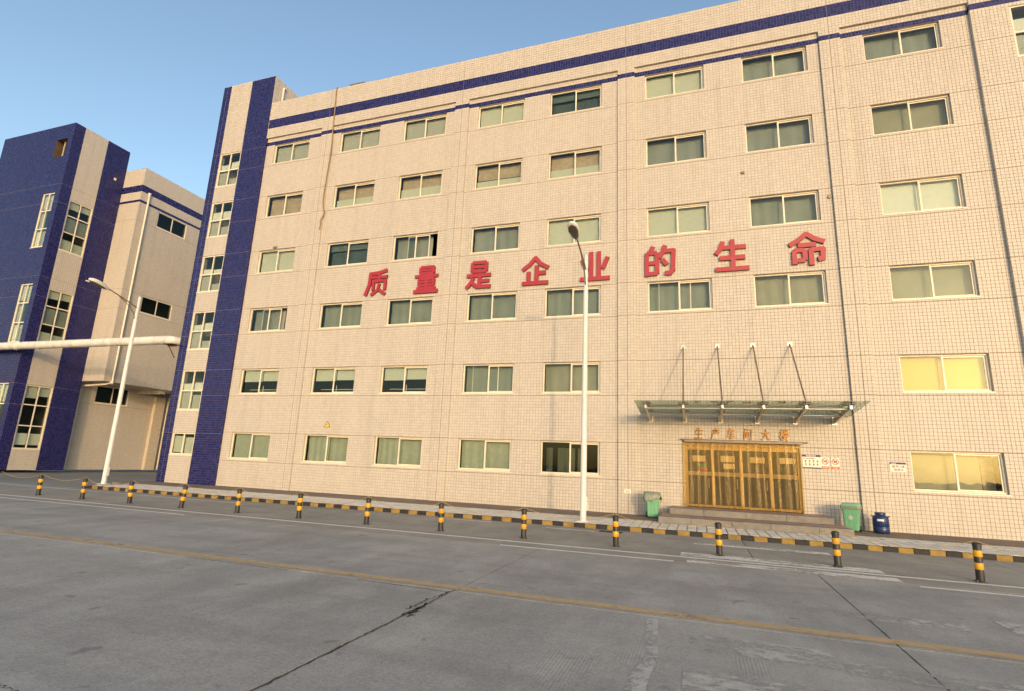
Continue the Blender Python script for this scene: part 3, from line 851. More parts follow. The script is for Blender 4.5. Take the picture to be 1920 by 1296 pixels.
# glass canopy
ca = empty('glass_canopy', (1.4, D, 3.6), 'steel framed glass canopy hung on four rods above the entrance', 'canopy')
BXS = [-1.68, -.445, .79, 2.03, 3.26, 4.48]
def zc(y): return 3.56 + (REC-y)*.095
for x in BXS:
    m = MB()
    y0, y1 = 19.0, REC-.02
    v = []
    for y, hb in ((y0, .05), (y1, .10)):
        for dx_, dz in ((-.035, -hb), (.035, -hb), (.035, hb), (-.035, hb)): v.append((x+dx_, y, zc(y)+dz))
    m.add(v, [(0,1,2,3), (7,6,5,4), (0,4,5,1), (1,5,6,2), (2,6,7,3), (3,7,4,0)])
    b = m.build('beam', M['steel'], ca)
    m = MB(); m.bbox(x-.08, x+.08, REC-.035, REC-.009, 3.42, 3.70); m.build('wall_plate', M['steel'], b)
    for y in (19.25, 20.5):
        m = MB(); z = zc(y)+.06
        m.lathe([(.02, 0), (.02, .10)], (x, y, z-.02), 8)
        for ax in (-1, 1):
            for ay in (-1, 1):
                if (x == BXS[0] and ax < 0) or (x == BXS[-1] and ax > 0): pass
                m.tube([(x, y, z+.04), (x+ax*.14, y+ay*.10, z+.075)], .013, 6); m.lathe([(.026, 0), (.026, .03)], (x+ax*.14, y+ay*.10, z+.062), 8)
        m.build('spider_fitting', M['dsteel'], b)
for y in (19.25, 20.3):
    m = MB(); m.tube([(BXS[0]-.05, y, zc(y)-.01), (BXS[-1]+.05, y, zc(y)-.01)], .038, 10); m.build('purlin', M['steel'], ca)
gx = [-2.06] + [x for x in BXS[1:-1]] + [4.97]
for a, b in zip(gx[:-1], gx[1:]):
    for (ya, yb_) in ((18.80, 20.0), (20.012, REC-.03)):
        m = MB(); v = [(xx, yy, zc(yy)+.15+dz) for dz in (0, .012) for (xx, yy) in ((a+.006, ya), (b-.006, ya), (b-.006, yb_), (a+.006, yb_))]
        m.add(v, [(0,3,2,1),(4,5,6,7),(0,1,5,4),(1,2,6,5),(2,3,7,6),(3,0,4,7)]); m.build('glass_panel', M['cglass'], ca)
for x in BXS[1:-1]:
    m = MB(); m.tube([(x, REC-.03, 6.33), (x, 19.1, zc(19.1)+.22)], .026, 10); m.tube([(x, 19.1, zc(19.1)+.24), (x, 19.08, zc(19.1))], .026, 8)
    r = m.build('tie_rod', M['dsteel'], ca)
    m = MB(); m.bbox(x-.09, x+.09, REC-.028, REC-.008, 6.24, 6.42)
    for sx in (-.055, .055):
        for sz in (-.055, .055): m.lathe([(.018, 0), (.014, .02)], (x+sx, REC-.05, 6.33+sz), 8, axis='y')
    m.build('anchor_plate', M['steel'], r)

# ------------------------------------------------------------------ lettering
def strokes(name, cx, cz, w_, h_, lst, yb_, depth, mats, wd, label, cat, group):
    m = MB(); k = 0
    for s_ in lst:
        wd_ = wd
        if isinstance(s_[0], float): wd_ = wd*s_[0]; s_ = s_[1:]
        pts = [Vector((cx+(p[0]-.5)*w_, cz+(p[1]-.5)*h_)) for p in s_]
        for i in range(len(pts)-1):
            a, b = pts[i], pts[i+1]; t = (b-a).normalized(); nn = Vector((-t.y, t.x))*wd_/2
            ea = t*wd_*.28 if i > 0 else t*0; eb = t*wd_*.28 if i < len(pts)-2 else t*0
            q = [a-ea+nn, a-ea-nn, b+eb-nn, b+eb+nn]
            k += 1
            y0 = yb_-depth-.0012*k
            v = [(p.x, y0, p.y) for p in q] + [(p.x, yb_, p.y) for p in q]
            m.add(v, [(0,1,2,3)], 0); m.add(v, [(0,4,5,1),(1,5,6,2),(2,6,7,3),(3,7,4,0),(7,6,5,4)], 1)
    o = m.build(name, mats)
    return tag(o, label, cat, group)
BX = lambda x0, x1, z0, z1: [[(x0,z1),(x1,z1)], [(x0,z1),(x0,z0)], [(x1,z1),(x1,z0)], [(x0,z0),(x1,z0)]]
GL = {
 '质': [[(.16,.86),(.55,.88),(.93,.97)], [(.21,.90),(.19,.45),(.04,.03)], [.85,(.27,.72),(.98,.72)], [.8,(.62,.90),(.61,.58)], [.85,(.33,.57),(.93,.57)], [.85,(.37,.6),(.37,.2)], [.85,(.89,.6),(.89,.2)], [.8,(.63,.46),(.58,.22),(.30,.03)], [.85,(.66,.22),(.93,.04)]],
 '量': [[.8]+[*q] for q in BX(.24,.79,.72,.95)] + [[.7,(.24,.835),(.79,.835)], [.85,(.02,.61),(.98,.61)]] + [[.75]+[*q] for q in BX(.20,.82,.27,.50)] + [[.65,(.2,.385),(.82,.385)], [.85,(.51,.5),(.51,.03)], [.75,(.12,.155),(.9,.155)], [.95,(.0,.035),(1.0,.035)]],
 '是': [[.9]+[*q] for q in BX(.24,.78,.63,.95)] + [[.8,(.24,.79),(.78,.79)], [(.04,.48),(.97,.48)], [(.54,.48),(.54,.08)], [.9,(.54,.27),(.92,.27)], [(.29,.40),(.22,.22),(.04,.03)], [(.23,.24),(.45,.07),(.98,.06)]],
 '企': [[(.52,.97),(.30,.72),(.03,.53)], [(.48,.97),(.70,.72),(.98,.56)], [(.55,.66),(.55,.07)], [(.55,.40),(.88,.40)], [(.26,.46),(.26,.07)], [(.03,.055),(.97,.055)]],
 '业': [[(.37,.98),(.37,.08)], [(.63,.98),(.63,.08)], [(.07,.74),(.24,.36)], [(.93,.77),(.76,.38)], [(.0,.06),(1.0,.06)]],
 '的': [[(.30,.98),(.20,.76)]] + [[.95]+[*q] for q in BX(.10,.42,.08,.76)] + [[.9,(.1,.43),(.42,.43)], [(.10,.1),(.10,.0)], [(.68,.99),(.60,.76),(.48,.58)], [(.58,.80),(.94,.80),(.91,.18),(.82,.07),(.66,.08)], [(.58,.54),(.73,.34)]],
 '生': [[(.27,.94),(.19,.72),(.05,.54)], [(.18,.74),(.93,.74)], [(.15,.41),(.89,.41)], [(.54,.99),(.54,.07)], [(.02,.06),(.99,.06)]],
 '命': [[(.52,.98),(.28,.78),(.03,.64)], [(.48,.98),(.70,.80),(.98,.68)], [(.26,.62),(.74,.62)]] + [[.95]+[*q] for q in BX(.15,.43,.16,.47)] + [[(.15,.2),(.15,.05)], [(.60,.50),(.60,.0)], [(.60,.47),(.92,.47),(.90,.19),(.77,.16)]]}
CHS = '质量是企业的生命'
CXs = [-14.52, -11.82, -9.17, -6.50, -3.89, -1.26, 1.44, 4.06]
ords = ['first', 'second', 'third', 'fourth', 'fifth', 'sixth', 'seventh', 'eighth and last']
for ch, cx, od in zip(CHS, CXs, ords):
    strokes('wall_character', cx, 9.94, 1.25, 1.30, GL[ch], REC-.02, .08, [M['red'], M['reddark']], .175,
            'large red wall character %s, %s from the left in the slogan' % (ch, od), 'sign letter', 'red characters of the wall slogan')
# scars of an older letter set beside the last characters
m = MB()
for (x0, x1, z0, z1) in ((1.60,1.78,10.05,10.22),(1.62,1.95,9.46,9.70),(1.25,1.36,9.5,9.62),(3.72,3.9,10.28,10.45),(4.34,4.5,9.72,9.95),(-3.98,-3.84,9.95,10.3),(4.0,4.2,10.2,10.35),(-.72,-.62,10.0,10.25)):
    m = MB(); m.box(x0, x1, REC-.014, REC-.004, z0, z1); m.build('bare_patch', M['brown'], bld)

def text_mesh(s_, name, x0, x1, z0, z1, y, depth, mat, parent=None, shear=0.0, off=0.0):
    c = bpy.data.curves.new('txt', 'FONT'); c.body = s_; c.extrude = .5; c.size = 1; c.shear = shear; c.offset = off; c.resolution_u = 3
    o = bpy.data.objects.new('txt', c); COL.objects.link(o)
    dg = bpy.context.evaluated_depsgraph_get()
    me = bpy.data.meshes.new_from_object(o.evaluated_get(dg))
    bpy.data.objects.remove(o); 
    n = len(me.vertices); co = np.empty(n*3); me.vertices.foreach_get('co', co); co = co.reshape(-1, 3)
    mn, mxx = co.min(0), co.max(0)
    out_ = np.empty_like(co)
    out_[:, 0] = x0 + (co[:, 0]-mn[0])/(mxx[0]-mn[0])*(x1-x0)
    out_[:, 2] = z0 + (co[:, 1]-mn[1])/(mxx[1]-mn[1])*(z1-z0)
    out_[:, 1] = y - (co[:, 2]+.5)*depth
    me.vertices.foreach_set('co', out_.reshape(-1)); me.materials.clear(); me.materials.append(mat); me.update(); me.name = name
    return link(name, me, parent)
gch = [('生', -.13), ('产', .45), ('车', .98), ('间', 1.55), ('大', 2.13), ('楼', 2.73)]
for (ch, x), od in zip(gch, ['first', 'second', 'third', 'fourth', 'fifth', 'sixth']):
    o = text_mesh(ch, 'gold_character', x, x+.30, 2.85+random.uniform(-.01, .01), 3.25, REC-.035, .03, M['gold'], shear=.12, off=.008)
    tag(o, 'small gold character %s, %s from the left above the entrance' % (ch, od), 'sign letter', 'gold characters above the entrance')

# ------------------------------------------------------------------ wall signs
def board(name, x0, x1, z0, z1, label, cat='sign'):
    e = empty(name, ((x0+x1)/2, REC-.012, z0), label, cat)
    m = MB(); m.bbox(x0, x1, REC-.022, REC-.008, z0, z1, .003); m.build('panel', M['paper'], e)
    return e
ys = REC-.0265
b = board('notice_board', 3.40, 3.97, 1.93, 2.385, 'white notice board with navy header and small icons right of the doors')
panel('header', 3.40, 3.97, 2.32, 2.385, ys, M['navy'], b, .004); panel('footer', 3.40, 3.97, 1.93, 1.965, ys, M['navy'], b, .004)
m = MB()
for i in range(7): m.box(3.52+.045*i, 3.55+.045*i, ys-.002, ys-.0005, 2.335, 2.37)
m.build('header_print', M['paper'], b)
for j in range(2):
    for i in range(4):
        m = MB(); m.lathe([(.026, 0), (.026, .003)], (3.50+.12*i, ys, 2.18-.11*j), 10, axis='y'); m.box(3.475+.12*i, 3.525+.12*i, ys, ys+.003, 2.125-.11*j, 2.135-.11*j)
        m.build('icon', M['redprint' if (i+j) % 3 == 1 else 'ink'], b)
m = MB()
for i in range(9): m.box(3.43+.04*i, 3.455+.04*i, ys, ys+.003, 2.255, 2.28)
m.build('print', M['ink'], b)
for (cx, lab, kind) in ((4.095, 'round red no smoking sign left of its neighbour beside the entrance', 0), (4.40, 'round red prohibition sign right of its neighbour beside the entrance', 1)):
    b = board('prohibition_sign', cx-.125, cx+.125, 1.92, 2.31, lab)
    m = MB(); n = 28; R1, R0 = .105, .085; v = []
    for r in (R0, R1):
        for i in range(n): a = 2*math.pi*i/n; v.append((cx+r*math.cos(a), ys, 2.18+r*math.sin(a)))
    m.add(v, [(i, (i+1) % n, n+(i+1) % n, n+i) for i in range(n)])
    q = .07; t = .009
    m.add([(cx-q-t, ys-.001, 2.18+q-t), (cx-q+t, ys-.001, 2.18+q+t), (cx+q+t, ys-.001, 2.18-q+t), (cx+q-t, ys-.001, 2.18-q-t)], [(0,1,2,3)])
    m.build('ring', M['redprint'], b)
    m = MB(); m.box(cx-.06, cx+.05, ys+.0005, ys+.003, 2.165, 2.185); m.box(cx+.01, cx+.05, ys+.0005, ys+.003, 2.19, 2.22)
    if kind: m.box(cx-.03, cx-.005, ys+.0005, ys+.003, 2.13, 2.23)
    m.build('pictogram', M['ink'], b)
    panel('caption', cx-.115, cx+.115, 1.93, 2.01, ys, M['redprint'], b, .003)
    m = MB()
    for i in range(4): m.box(cx-.08+.042*i, cx-.052+.042*i, ys-.002, ys-.0005, 1.955, 1.985)
    m.build('caption_print', M['paper'], b)
b = board('wall_plaque', 5.98, 6.44, 1.92, 2.23, 'small white plaque with navy stripe above the blue drum')
panel('header', 5.98, 6.44, 2.165, 2.225, ys, M['navy'], b, .004)
m = MB()
for i in range(4): m.box(6.03+.035*i, 6.055+.035*i, ys-.002, ys-.0005, 2.185, 2.205)
m.build('header_print', M['paper'], b)
text_mesh('废弃口罩', 'print', 6.05, 6.40, 2.055, 2.135, ys+.003, .003, M['navy'], b)
text_mesh('投放点', 'print', 6.09, 6.36, 1.955, 2.03, ys+.003, .003, M['navy'], b)
b = empty('warning_sign', (-16.49, REC-.012, 2.9), 'yellow triangular electric shock warning sign above the curtained window', 'sign')
m = MB(); m.bbox(-16.62, -16.36, REC-.02, REC-.008, 2.885, 2.955, .003); m.build('panel', M['paper'], b)
m = MB(); m.poly([(-16.68, 2.97), (-16.30, 2.97), (-16.49, 3.26)], REC-.024, REC-.0205); m.build('border', M['ink'], b)
m = MB(); m.poly([(-16.63, 3.0), (-16.35, 3.0), (-16.49, 3.215)], REC-.027, REC-.0245); m.build('triangle', M['yellowp'], b)
m = MB(); m.poly([(-16.50, 3.16), (-16.53, 3.08), (-16.495, 3.085)], REC-.030, REC-.0275); m.poly([(-16.49, 3.02), (-16.455, 3.10), (-16.495, 3.095)], REC-.030, REC-.0275); m.build('bolt', M['ink'], b)
m = MB()
for i in range(4): m.box(-16.60+.06*i, -16.56+.06*i, REC-.024, REC-.0205, 2.90, 2.935)
m.build('print', M['ink'], b)
b = empty('paper_notice', (-2.57, D-.012, .76), 'small white paper notice taped low on the pier left of the bin', 'sign')
m = MB(); m.bbox(-2.70, -2.45, D-.014, D-.009, .75, .90, .001); m.build('sheet', M['paper'], b)
m = MB()
for i in range(3): m.box(-2.66, -2.50, D-.0165, D-.0145, .78+.035*i, .79+.035*i)
m.build('print', M['redprint'], b)
# hose hanging from the roof
h = MB()
hp = [(-18.22, D+.05, 21.47), (-18.24, D-.06, 21.40), (-18.20, D-.05, 20.2), (-18.16, D-.06, 19.0), (-18.12, D-.05, 17.8), (-18.17, D-.05, 16.4), (-18.22, D-.05, 15.3), (-18.20, D-.05, 14.5), (-18.06, D-.06, 14.1), (-18.08, D-.06, 13.9), (-18.22, D-.05, 13.6), (-18.20, D-.04, 13.4), (-18.23, D-.05, 13.1)]
def smooth(p, n=6):
    out_ = []; P = [Vector(q) for q in p]
    for i in range(len(P)-1):
        a, b, c, d = P[max(i-1, 0)], P[i], P[i+1], P[min(i+2, len(P)-1)]
        for k in range(n):
            t = k/n; out_.append(.5*((2*b)+(c-a)*t+(2*a-5*b+4*c-d)*t*t+(3*b-a-3*c+d)*t**3))
    return out_ + [P[-1]]
h.tube(smooth(hp), .03, 8)
tag(h.build('hose', M['hose']), 'thin brown hose dangling from the roof edge down the facade', 'hose')

# ------------------------------------------------------------------ neighbouring building on the left
nb = empty('blue_building', (-44, 22, 0), 'blue tiled neighbouring factory building with cream wing across the alley', 'building')
W2 = Wall()
YF, XSd, YB, XB, XL, ZS = 21.48, -40.30, 25.35, -38.20, -40.95, 6.02
zjl = [18.99, 17.65, 12.40, 11.07, 5.34, 4.03]
FW = [(14.45, 18.36), (7.94, 11.88), (1.40, 5.31)]
zf = sorted(set([0, 23.6, 21.1, 22.5] + zjl + [e for w in FW for e in w]))
def h1(u, v): return -41.93 < u < -40.76 and (any(a < v < b for a, b in FW) or 21.1 < v < 22.5)
W2.field((0, YF, 0), (1,0,0), (0,0,1), [-48.0, -41.93, -40.76, XSd], zf, hole=h1, colr=lambda u, v: 'blue', vj=zjl)
SW_ = [(14.5, 18.1), (8.0, 11.7), (1.31, 5.3)]
zs_ = sorted(set([0, 23.6] + zjl + [e for w in SW_ for e in w]))
def h2(u, v): return 22.19 < u+YF < 23.69 and any(a < v < b for a, b in SW_)
W2.field((XSd, YF, 0), (0,1,0), (0,0,1), [0, .67, .71, 2.21, 2.25, YB-YF], zs_, hole=h2, colr=lambda u, v: 'tile' if .67 < u < 2.25 else 'blue', vj=zjl)
def cbl(u, v): return 'blue' if (20.12 < v < 20.64 or 19.29 < v < 19.47) else 'tile'
BW = [(18.0, 19.22), (11.32, 12.54)]
zbk = sorted(set([ZS, 22.0, 20.12, 20.64, 19.29, 19.47, 17.9, 12.62, 11.2] + [e for w in BW for e in w]))
W2.field((0, YB, 0), (1,0,0), (0,0,1), [XSd, XB], zbk, colr=cbl, vj=[17.9, 12.62, 11.2])
def h3(u, v): return 1.54 < u < 3.97 and any(a < v < b for a, b in BW)
W2.field((XB, YB, 0), (0,1,0), (0,0,1), [0, 1.54, 3.97, 10.0], zbk, hole=h3, colr=cbl, vj=[17.9, 12.62, 11.2])
def h4(u, v): return 1.5 < u < 3.9 and 4.7 < v < 5.95
W2.field((XL, YB, 0), (0,1,0), (0,0,1), [0, 1.5, 3.9, 6.2, 6.6, 10], [0, 4.6, 4.7, 5.95, ZS], hole=h4, vj=[4.6])
W2.field((0, YB-.001, 0), (1,0,0), (0,0,1), [XL-.3, XSd], [0, ZS])
W2.build('wall', nb)
m = MB(); m.add([(XL-.2,YB,ZS),(XB,YB,ZS),(XB,36,ZS),(XL-.2,36,ZS)], [(3,2,1,0)]); m.box(XL, XB-.3, 32.9, 33.3, ZS-.35, ZS-.002); m.box(XL, XB-.3, 29.9, 30.2, ZS-.30, ZS-.002); m.build('soffit', M['reveal'], nb)
m = MB(); m.box(XL+.004, XL+.28, 31.3, 32.1, 0, ZS-.36); m.build('pilaster', M['reveal'], nb)
m = MB(); m.box(-48, XSd-.003, YF+.003, YB, 23.4, 23.61); m.box(XSd-.2, XB-.003, YB+.003, 35.3, 21.8, 22.01); m.build('roof', M['roof'], nb)
m = MB(); m.add([(-48,YB-.4,0),(XSd-.5,YB-.4,0),(XSd-.5,YB-.4,23.5),(-48,YB-.4,23.5)], [(0,1,2,3)]); m.add([(XB-1.2,YB,ZS),(XB-1.2,36,ZS),(XB-1.2,36,22),(XB-1.2,YB,22)], [(0,1,2,3)]); m.add([(XL-1.2,YB,0),(XL-1.2,36,0),(XL-1.2,36,ZS),(XL-1.2,YB,ZS)], [(0,1,2,3)])
m.add([(-48,YF,0),(-48,YB,0),(-48,YB,23.5),(-48,YF,23.5)], [(0,1,2,3)]); m.add([(-48,YB,0),(XSd,YB,0),(XSd,YB,23.59),(-48,YB,23.59)], [(0,1,2,3)]); m.add([(XSd-1,35.3,0),(XB,35.3,0),(XB,35.3,22),(XSd-1,35.3,22)], [(0,1,2,3)])
for z in (6.6, 13.1, 19.6): m.box(-47.9, XSd-.3, YF+.35, YB-.4, z, z+.1)
m.build('interior_partition', M['inside'], nb)
for i, (a, b_) in enumerate(FW):
    grid_window(nb, (-41.93, YF, 0), (1,0,0), 1.17, a, b_, 2, [.335, .67], (0,1,0), blinds=[(0, .72, .97, 'blind_p'), (1, .70, .97, 'blind_p'), (0, .02, .3, 'blind_w'), (1, .02, .3, 'blind_g'), (0, .36, .64, 'blind_g')])
for i, (a, b_) in enumerate(SW_):
    bl = [(0, .84, .98, 'blind_p'), (1, .86, .98, 'blind_p'), (0, .03, .22, 'blind_p'), (1, .03, .2, 'blind_p'), (0, .38, .66, 'haze_grey'), (1, .38, .66, 'lgreen')]  # haze_grey and lgreen entries are added, coloured as pane reflections
    if i == 2: bl = [(0, .80, .98, 'blind_p'), (1, .84, .98, 'blind_p'), (0, .06, .24, 'blind_w'), (1, .06, .24, 'blind_w')]
    grid_window(nb, (XSd, YF+.71, 0), (0,1,0), 1.50, a, b_, 2, [.36, .69], (-1,0,0), blinds=bl)
for a, b_ in BW: grid_window(nb, (XB, YB+1.54, 0), (0,1,0), 2.43, a, b_, 2, [], (-1,0,0), gm='dglass')
grid_window(nb, (XL, YB+1.5, 0), (0,1,0), 2.40, 4.7, 5.95, 2, [], (-1,0,0), gm='dglass')
m = MB()                                                        # square opening near the roof
m.add([(-41.93,YF,21.1),(-41.93,YF,22.5),(-41.93,YF+.5,22.5),(-41.93,YF+.5,21.1)], [(0,1,2,3)]); m.add([(-40.76,YF,21.1),(-40.76,YF,22.5),(-40.76,YF+.5,22.5),(-40.76,YF+.5,21.1)], [(3,2,1,0)])
m.add([(-41.93,YF,22.5),(-40.76,YF,22.5),(-40.76,YF+.5,22.5),(-41.93,YF+.5,22.5)], [(0,1,2,3)]); m.add([(-41.93,YF,21.1),(-40.76,YF,21.1),(-40.76,YF+.5,21.1),(-41.93,YF+.5,21.1)], [(3,2,1,0)])
w = m.build('roof_opening', M['door_in'], nb)
m = MB(); m.box(-41.6, -41.5, YF+.3, YF+.35, 21.1, 22.5); m.box(-41.3, -41.1, YF+.42, YF+.46, 21.1, 22.45); m.build('shutter', M['cream'], w)
m = MB(); m.tube(smooth([(XB+.09, YB+.55, 20.05), (XB+.09, YB+.55, 13.0), (XB+.09, YB+.55, 6.45), (XB+.07, YB+.54, 6.05), (XB-.5, YB+.5, 5.86), (XL+.5, YB+.4, 5.76), (XL+.12, YB+.38, 5.6), (XL+.09, YB+.38, 5.0), (XL+.09, YB+.38, .02)], 5), .065, 10)
m.lathe([(.09, 0), (.09, .16), (.12, .24)], (XB+.09, YB+.55, 19.95), 12)
for z in (7.1, 10.5, 14, 17.3): m.lathe([(.078, 0), (.078, .09)], (XB+.09, YB+.55, z), 12)
m.build('drainpipe', M['pvc'], nb)
m = MB(); m.tube(smooth([(XB-.1, YB+7.3, 5.8), (XL+.5, YB+7.2, 5.72), (XL+.12, YB+7.15, 5.5), (XL+.09, YB+7.15, .02)], 5), .065, 10); m.build('drainpipe', M['pvc'], nb)
for q in ((24.6, 24.75, 20.9, 21.1), (24.2, 24.45, 12.9, 13.0)):
    m = MB(); m.bbox(XSd+.008, XSd+.06, *q, .01); m.build('wall_fixture', M['pvc'], nb)
m = MB(); m.bbox(-41.9, -40.9, YF-.02, YF-.008, .62, .78, .003); m.build('wall_plate', M['paper'], nb)

# insulated pipe across the alley
pp = empty('insulated_pipe', (-33, 20.9, 7.5), 'thick white wrapped pipe crossing the alley between the two buildings', 'pipe')
m = MB(); m.tube(smooth([(-52, 20.88, 7.56), (-44, 20.88, 7.55), (-36, 20.88, 7.50), (-29, 20.88, 7.46), (-27.3, 20.88, 7.45), (-26.95, 20.95, 7.45), (-26.84, 21.2, 7.45), (-26.82, 22.2, 7.45)], 8), .235, 20); m.build('pipe', M['wrap'], pp)
for x in np.arange(-50, -27.5, 2.05):
    m = MB(); z = 7.45 + (-27.3-x)*.0045; m.lathe([(.232, 0), (.243, .01), (.243, .06), (.232, .07)], (x, 20.88, z), 20, axis='x'); m.build('band', M['wrap'], pp)
m = MB(); m.box(-27.2, -26.55, 21.0, 21.06, 7.12, 7.19); m.box(-27.2, -26.5, 20.7, 21.14, 7.191, 7.21)
m.tube([(-26.62, 21.05, 6.5), (-27.1, 21.03, 7.12)], .03, 6); m.build('bracket', M['rust'], pp)

# ------------------------------------------------------------------ street lamps
def lamp(x, y, label):
    e = empty('street_lamp', (x, y, 0), label, 'street lamp', 'white street lamps on the pavement')
    m = MB(); m.lathe([(.105, 0), (.105, .05), (.10, .06), (.092, 4.0), (.078, 7.7), (.062, 7.75), (.060, 8.86), (.03, 8.88)], (x, y, 0), 20); m.build('pole', M['white'], e)
    m = MB(); m.bbox(x+.08, x+.14, y-.07, y+.07, .35, .75, .01); m.build('access_door', M['white'], e)
    m = MB(); m.bbox(x-.19, x+.19, y-.19, y+.19, -.002, .022, .006); m.build('base_plate', M['white'], e)
    m = MB(); m.tube(smooth([(x, y-.02, 8.30), (x, y-.75, 8.57), (x, y-1.50, 8.80), (x, y-1.62, 8.83)], 5), .027, 10)
    m.tube(smooth([(x, y-.05, 7.75), (x, y-.20, 8.05), (x, y-.50, 8.35), (x, y-.98, 8.62)], 6), .02, 8); m.build('arm', M['dsteel'], e)
    ax = Vector((0, -1, .22)).normalized(); up = Vector((0, .22, 1)).normalized(); sd = ax.cross(up)
    o_ = Vector((x, y-1.52, 8.80))
    MM = Matrix(((sd.x, up.x, ax.x, o_.x), (sd.y, up.y, ax.y, o_.y), (sd.z, up.z, ax.z, o_.z), (0,0,0,1)))
    m = MB(); m.loft([(0, .06, .05, .045, 0, 0), (.12, .10, .08, .07, 0, .005), (.30, .15, .10, .09, 0, .01), (.54, .185, .105, .10, 0, .01), (.74, .165, .09, .085, 0, .005), (.85, .11, .06, .06, 0, 0), (.90, .04, .03, .03, 0, 0)], 5, 0, MM); hd = m.build('lamp_head', M['white'], e)
    m = MB(); m.loft([(.10, .03, .02, .02, 0, -.068), (.26, .11, .03, .03, 0, -.078), (.54, .155, .035, .035, 0, -.085), (.74, .13, .03, .03, 0, -.075), (.83, .04, .02, .02, 0, -.055)], 5, 0, MM); m.build('lamp_lens', M['lens'], hd)
lamp(-3.487, 17.40, 'white street lamp standing on the pavement left of the entrance')
lamp(-25.6, 17.9, 'white street lamp by the end of the striped kerb near the alley')

# ------------------------------------------------------------------ bollards and ropes
ordn = ['first', 'second', 'third', 'fourth', 'fifth', 'sixth', 'seventh', 'eighth', 'ninth', 'tenth', 'eleventh', 'twelfth', 'thirteenth']
bpos = [(-22.55+2.292*i, 13.53 if i < 11 else (13.44 if i == 11 else 13.14), -.13) for i in range(13)]
ZB = -.13
def make_bollard(x, y):
    e = empty('bollard', (x, y, ZB), None, 'bollard', 'black and yellow bollards along the road edge')
    m = MB(); m.lathe([(.068, .012), (.068, .655), (.066, .658)], (x, y, ZB), 24); m.build('post', M['black'], e)
    for a, b_ in ((.452, .572), (.224, .345)):
        m = MB(); m.lathe([(.0685, a), (.0705, a+.002), (.0705, b_-.002), (.0685, b_)], (x, y, ZB), 24); m.build('reflective_band', M['yellow'], e)
    m = MB(); m.lathe([(.0735, .64), (.0735, .685), (.06, .70), (.03, .708), (.01, .71)], (x, y, ZB), 24); c = m.build('cap', M['black'], e)
    m = MB(); m.tube([(x-.02, y, ZB+.705), (x-.02, y, ZB+.735), (x, y, ZB+.75), (x+.02, y, ZB+.735), (x+.02, y, ZB+.705)], .006, 6); m.build('rope_eye', M['dsteel'], c)
    m = MB(); m.lathe([(.10, .004), (.10, .014), (.075, .016), (.07, .03)], (x, y, ZB), 24); p = m.build('base_plate', M['black'], e)
    for k in range(4):
        a = math.pi/4+math.pi/2*k; m = MB(); m.lathe([(.012, 0), (.012, .016), (.006, .022)], (x+.084*math.cos(a), y+.084*math.sin(a), ZB+.013), 6); m.build('bolt', M['dsteel'], p)
    return e
proto = make_bollard(*bpos[0][:2])
def copy_tree(o, parent=None):
    c = o.copy(); COL.objects.link(c); c.parent = parent
    for ch in o.children: copy_tree(ch, c)
    return c
for i, p in enumerate(bpos):
    e = proto if i == 0 else copy_tree(proto)
    e.location = p
    e.rotation_euler = (math.radians(random.gauss(0, 1.1)), math.radians(random.gauss(0, 1.1)), random.uniform(-.3, .3))
    e['label'] = 'black and yellow striped bollard, %s from the left%s' % (ordn[i], ' and nearest to the camera' if i == 12 else '')
tip = [Vector((p[0], p[1], ZB+.742)) for p in bpos]
tip = [tip[0]-Vector((2.292, 0, 0))] + tip + [tip[-1]+Vector((2.292, -.05, 0))]
for i in range(len(tip)-1):
    a, b_ = tip[i], tip[i+1]; sag = random.uniform(.16, .27)
    m = MB(); m.tube([a.lerp(b_, t/16)-Vector((0, 0, sag*4*(t/16)*(1-t/16))) for t in range(17)], .0055, 6)
    if i == 0: lab = 'yellow rope running left out of view from the first bollard'
    elif i == 13: lab = 'yellow rope running right out of view from the last bollard'
    else: lab = 'yellow rope sagging between the %s and %s bollards from the left' % (ordn[i-1], ordn[i])
    tag(m.build('rope', M['rope']), lab, 'rope', 'yellow ropes between the bollards')

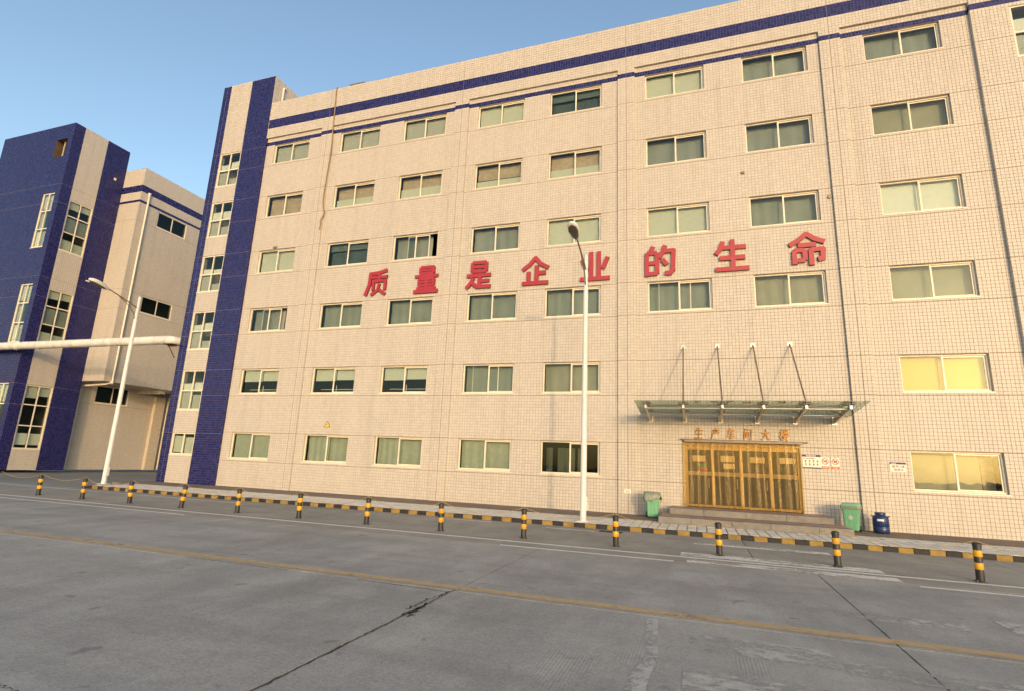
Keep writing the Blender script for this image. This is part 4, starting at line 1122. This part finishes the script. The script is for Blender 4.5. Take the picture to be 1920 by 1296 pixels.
# ------------------------------------------------------------------ bins and drum
def bin_(x, y, rz, label, bag):
    e = empty('wheelie_bin', (x, y, .006), label, 'trash bin')
    e2 = Matrix.Translation((x, y, .006)) @ Matrix.Rotation(rz, 4, 'Z')
    m = MB(); m.loft([(.05, .17, .18, .03, 0, 0), (.08, .185, .20, .04, 0, 0), (.72, .235, .26, .05, 0, 0), (.74, .255, .28, .05, 0, 0), (.78, .258, .283, .05, 0, 0), (.785, .24, .265, .05, 0, 0)], 6, 0, e2)
    for sx in (-.12, 0, .12): m.add([e2 @ Vector(p) for p in ((sx-.012, -.205, .12), (sx+.012, -.205, .12), (sx+.012, -.258, .66), (sx-.012, -.258, .66))], [(0,1,2,3)])
    body = m.build('body', M['binlid'], e)
    m = MB(); m.loft([(.79, .262, .29, .05, 0, -.005), (.82, .258, .285, .05, 0, -.005), (.86, .22, .24, .06, 0, .01), (.872, .15, .17, .06, 0, .02)], 6, 0, e2); m.build('lid', M['binlid'], e)
    for sx in (-.19, .19):
        m = MB(); c = e2 @ Vector((sx, .20, .09)); m.lathe([(.05, -.025), (.09, -.025), (.09, .025), (.05, .025)], c, 16, axis='x'); m.build('wheel', M['black'], e)
    m = MB(); m.tube([e2 @ Vector((-.2, .28, .80)), e2 @ Vector((-.2, .34, .82)), e2 @ Vector((.2, .34, .82)), e2 @ Vector((.2, .28, .80))], .016, 8); m.build('handle', M['binlid'], e)
    if bag:
        m = MB(); n = 56; rows = 7; v = []
        for j in range(rows):
            t = j/(rows-1)
            for i in range(n):
                a = 2*math.pi*i/n; k = (abs(math.cos(a))**5+abs(math.sin(a))**5)**(-.2)
                w = 1+.035*math.sin(7*a)+.03*math.sin(13*a+2)*t + .02*random.random()
                rr = (.18 if j == 0 else .27 if j == 1 else .285+.03*t)*w
                z = .885 if j == 0 else .878 if j == 1 else .85-(.03+.24*t*(.75+.3*math.sin(3*a+1)+.15*math.sin(11*a)))
                v.append(e2 @ Vector((k*rr*math.cos(a)*.98, k*rr*math.sin(a)*1.08, z)))
        m.add(v, [(j*n+i, (j+1)*n+i, (j+1)*n+(i+1) % n, j*n+(i+1) % n) for j in range(rows-1) for i in range(n)] , 0, True)
        m.add(v[:n], [tuple(range(n))]); m.build('draped_bag', M['bag'], e)
    else:
        m = MB(); m.loft([(.70, .262, .288, .05, 0, 0), (.715, .268, .295, .05, 0, 0), (.765, .268, .294, .05, 0, 0), (.785, .262, .288, .05, 0, 0)], 6, 0, e2, caps=False); m.build('bag_rim', M['bag'], e)
        m = MB(); n = 20; c = (0, .44); v = []
        for r in (.052, .062):
            for i in range(n):
                a = 2*math.pi*i/n; z = c[1]+r*math.sin(a); v.append(e2 @ Vector((r*math.cos(a), -.205-(z-.08)*.0895-.006, z)))
        m.add(v, [(i, (i+1) % n, n+(i+1) % n, n+i) for i in range(n)])
        for (p0, p1) in (((-.028, .405), (0, .475)), ((.028, .405), (0, .475)), ((-.016, .43), (.016, .43))):
            t = Vector((p1[0]-p0[0], p1[1]-p0[1])).normalized(); nn = Vector((-t.y, t.x))*.006
            m.add([e2 @ Vector((p[0]+s_*nn.x, -.205-(p[1]+s_*nn.y-.08)*.0895-.007, p[1]+s_*nn.y)) for p, s_ in ((p0, 1), (p0, -1), (p1, -1), (p1, 1))], [(0,1,2,3)])
        m.build('emblem', M['paper'], body)
bin_(-1.62, 20.45, .15, 'green wheelie bin with a grey bag draped over it, left of the steps', True)
bin_(4.56, 20.50, -.35, 'green wheelie bin with white emblem, right of the steps', False)
e = empty('plastic_drum', (5.36, 20.55, .006), 'dark blue plastic drum with a white label beside the right bin', 'drum')
m = MB(); m.lathe([(.16, 0), (.20, .015), (.218, .05), (.222, .18), (.215, .19), (.215, .21), (.222, .22), (.222, .42), (.21, .49), (.17, .54), (.135, .555), (.135, .57)], (5.36, 20.55, .006), 32); dm = m.build('body', M['barrel'], e)
m = MB(); m.lathe([(.148, .57), (.15, .58), (.15, .625), (.14, .635), (.05, .637)], (5.36, 20.55, .006), 32); m.build('lid', M['barrel'], e)
m = MB(); v = []
for z in (.385, .445):
    for i in range(7):
        a = math.radians(-128 + i*7.5); v.append((5.36+.2245*math.cos(a), 20.55+.2245*math.sin(a), z))
m.add(v, [(i, i+1, 8+i, 7+i) for i in range(6)], 0, True); m.build('label', M['paper'], e)
for sx in (-1, 1):
    m = MB(); m.tube([(5.36+sx*.2, 20.49, .50), (5.36+sx*.235, 20.49, .53), (5.36+sx*.235, 20.61, .53), (5.36+sx*.2, 20.61, .50)], .012, 6); m.build('handle', M['barrel'], e)
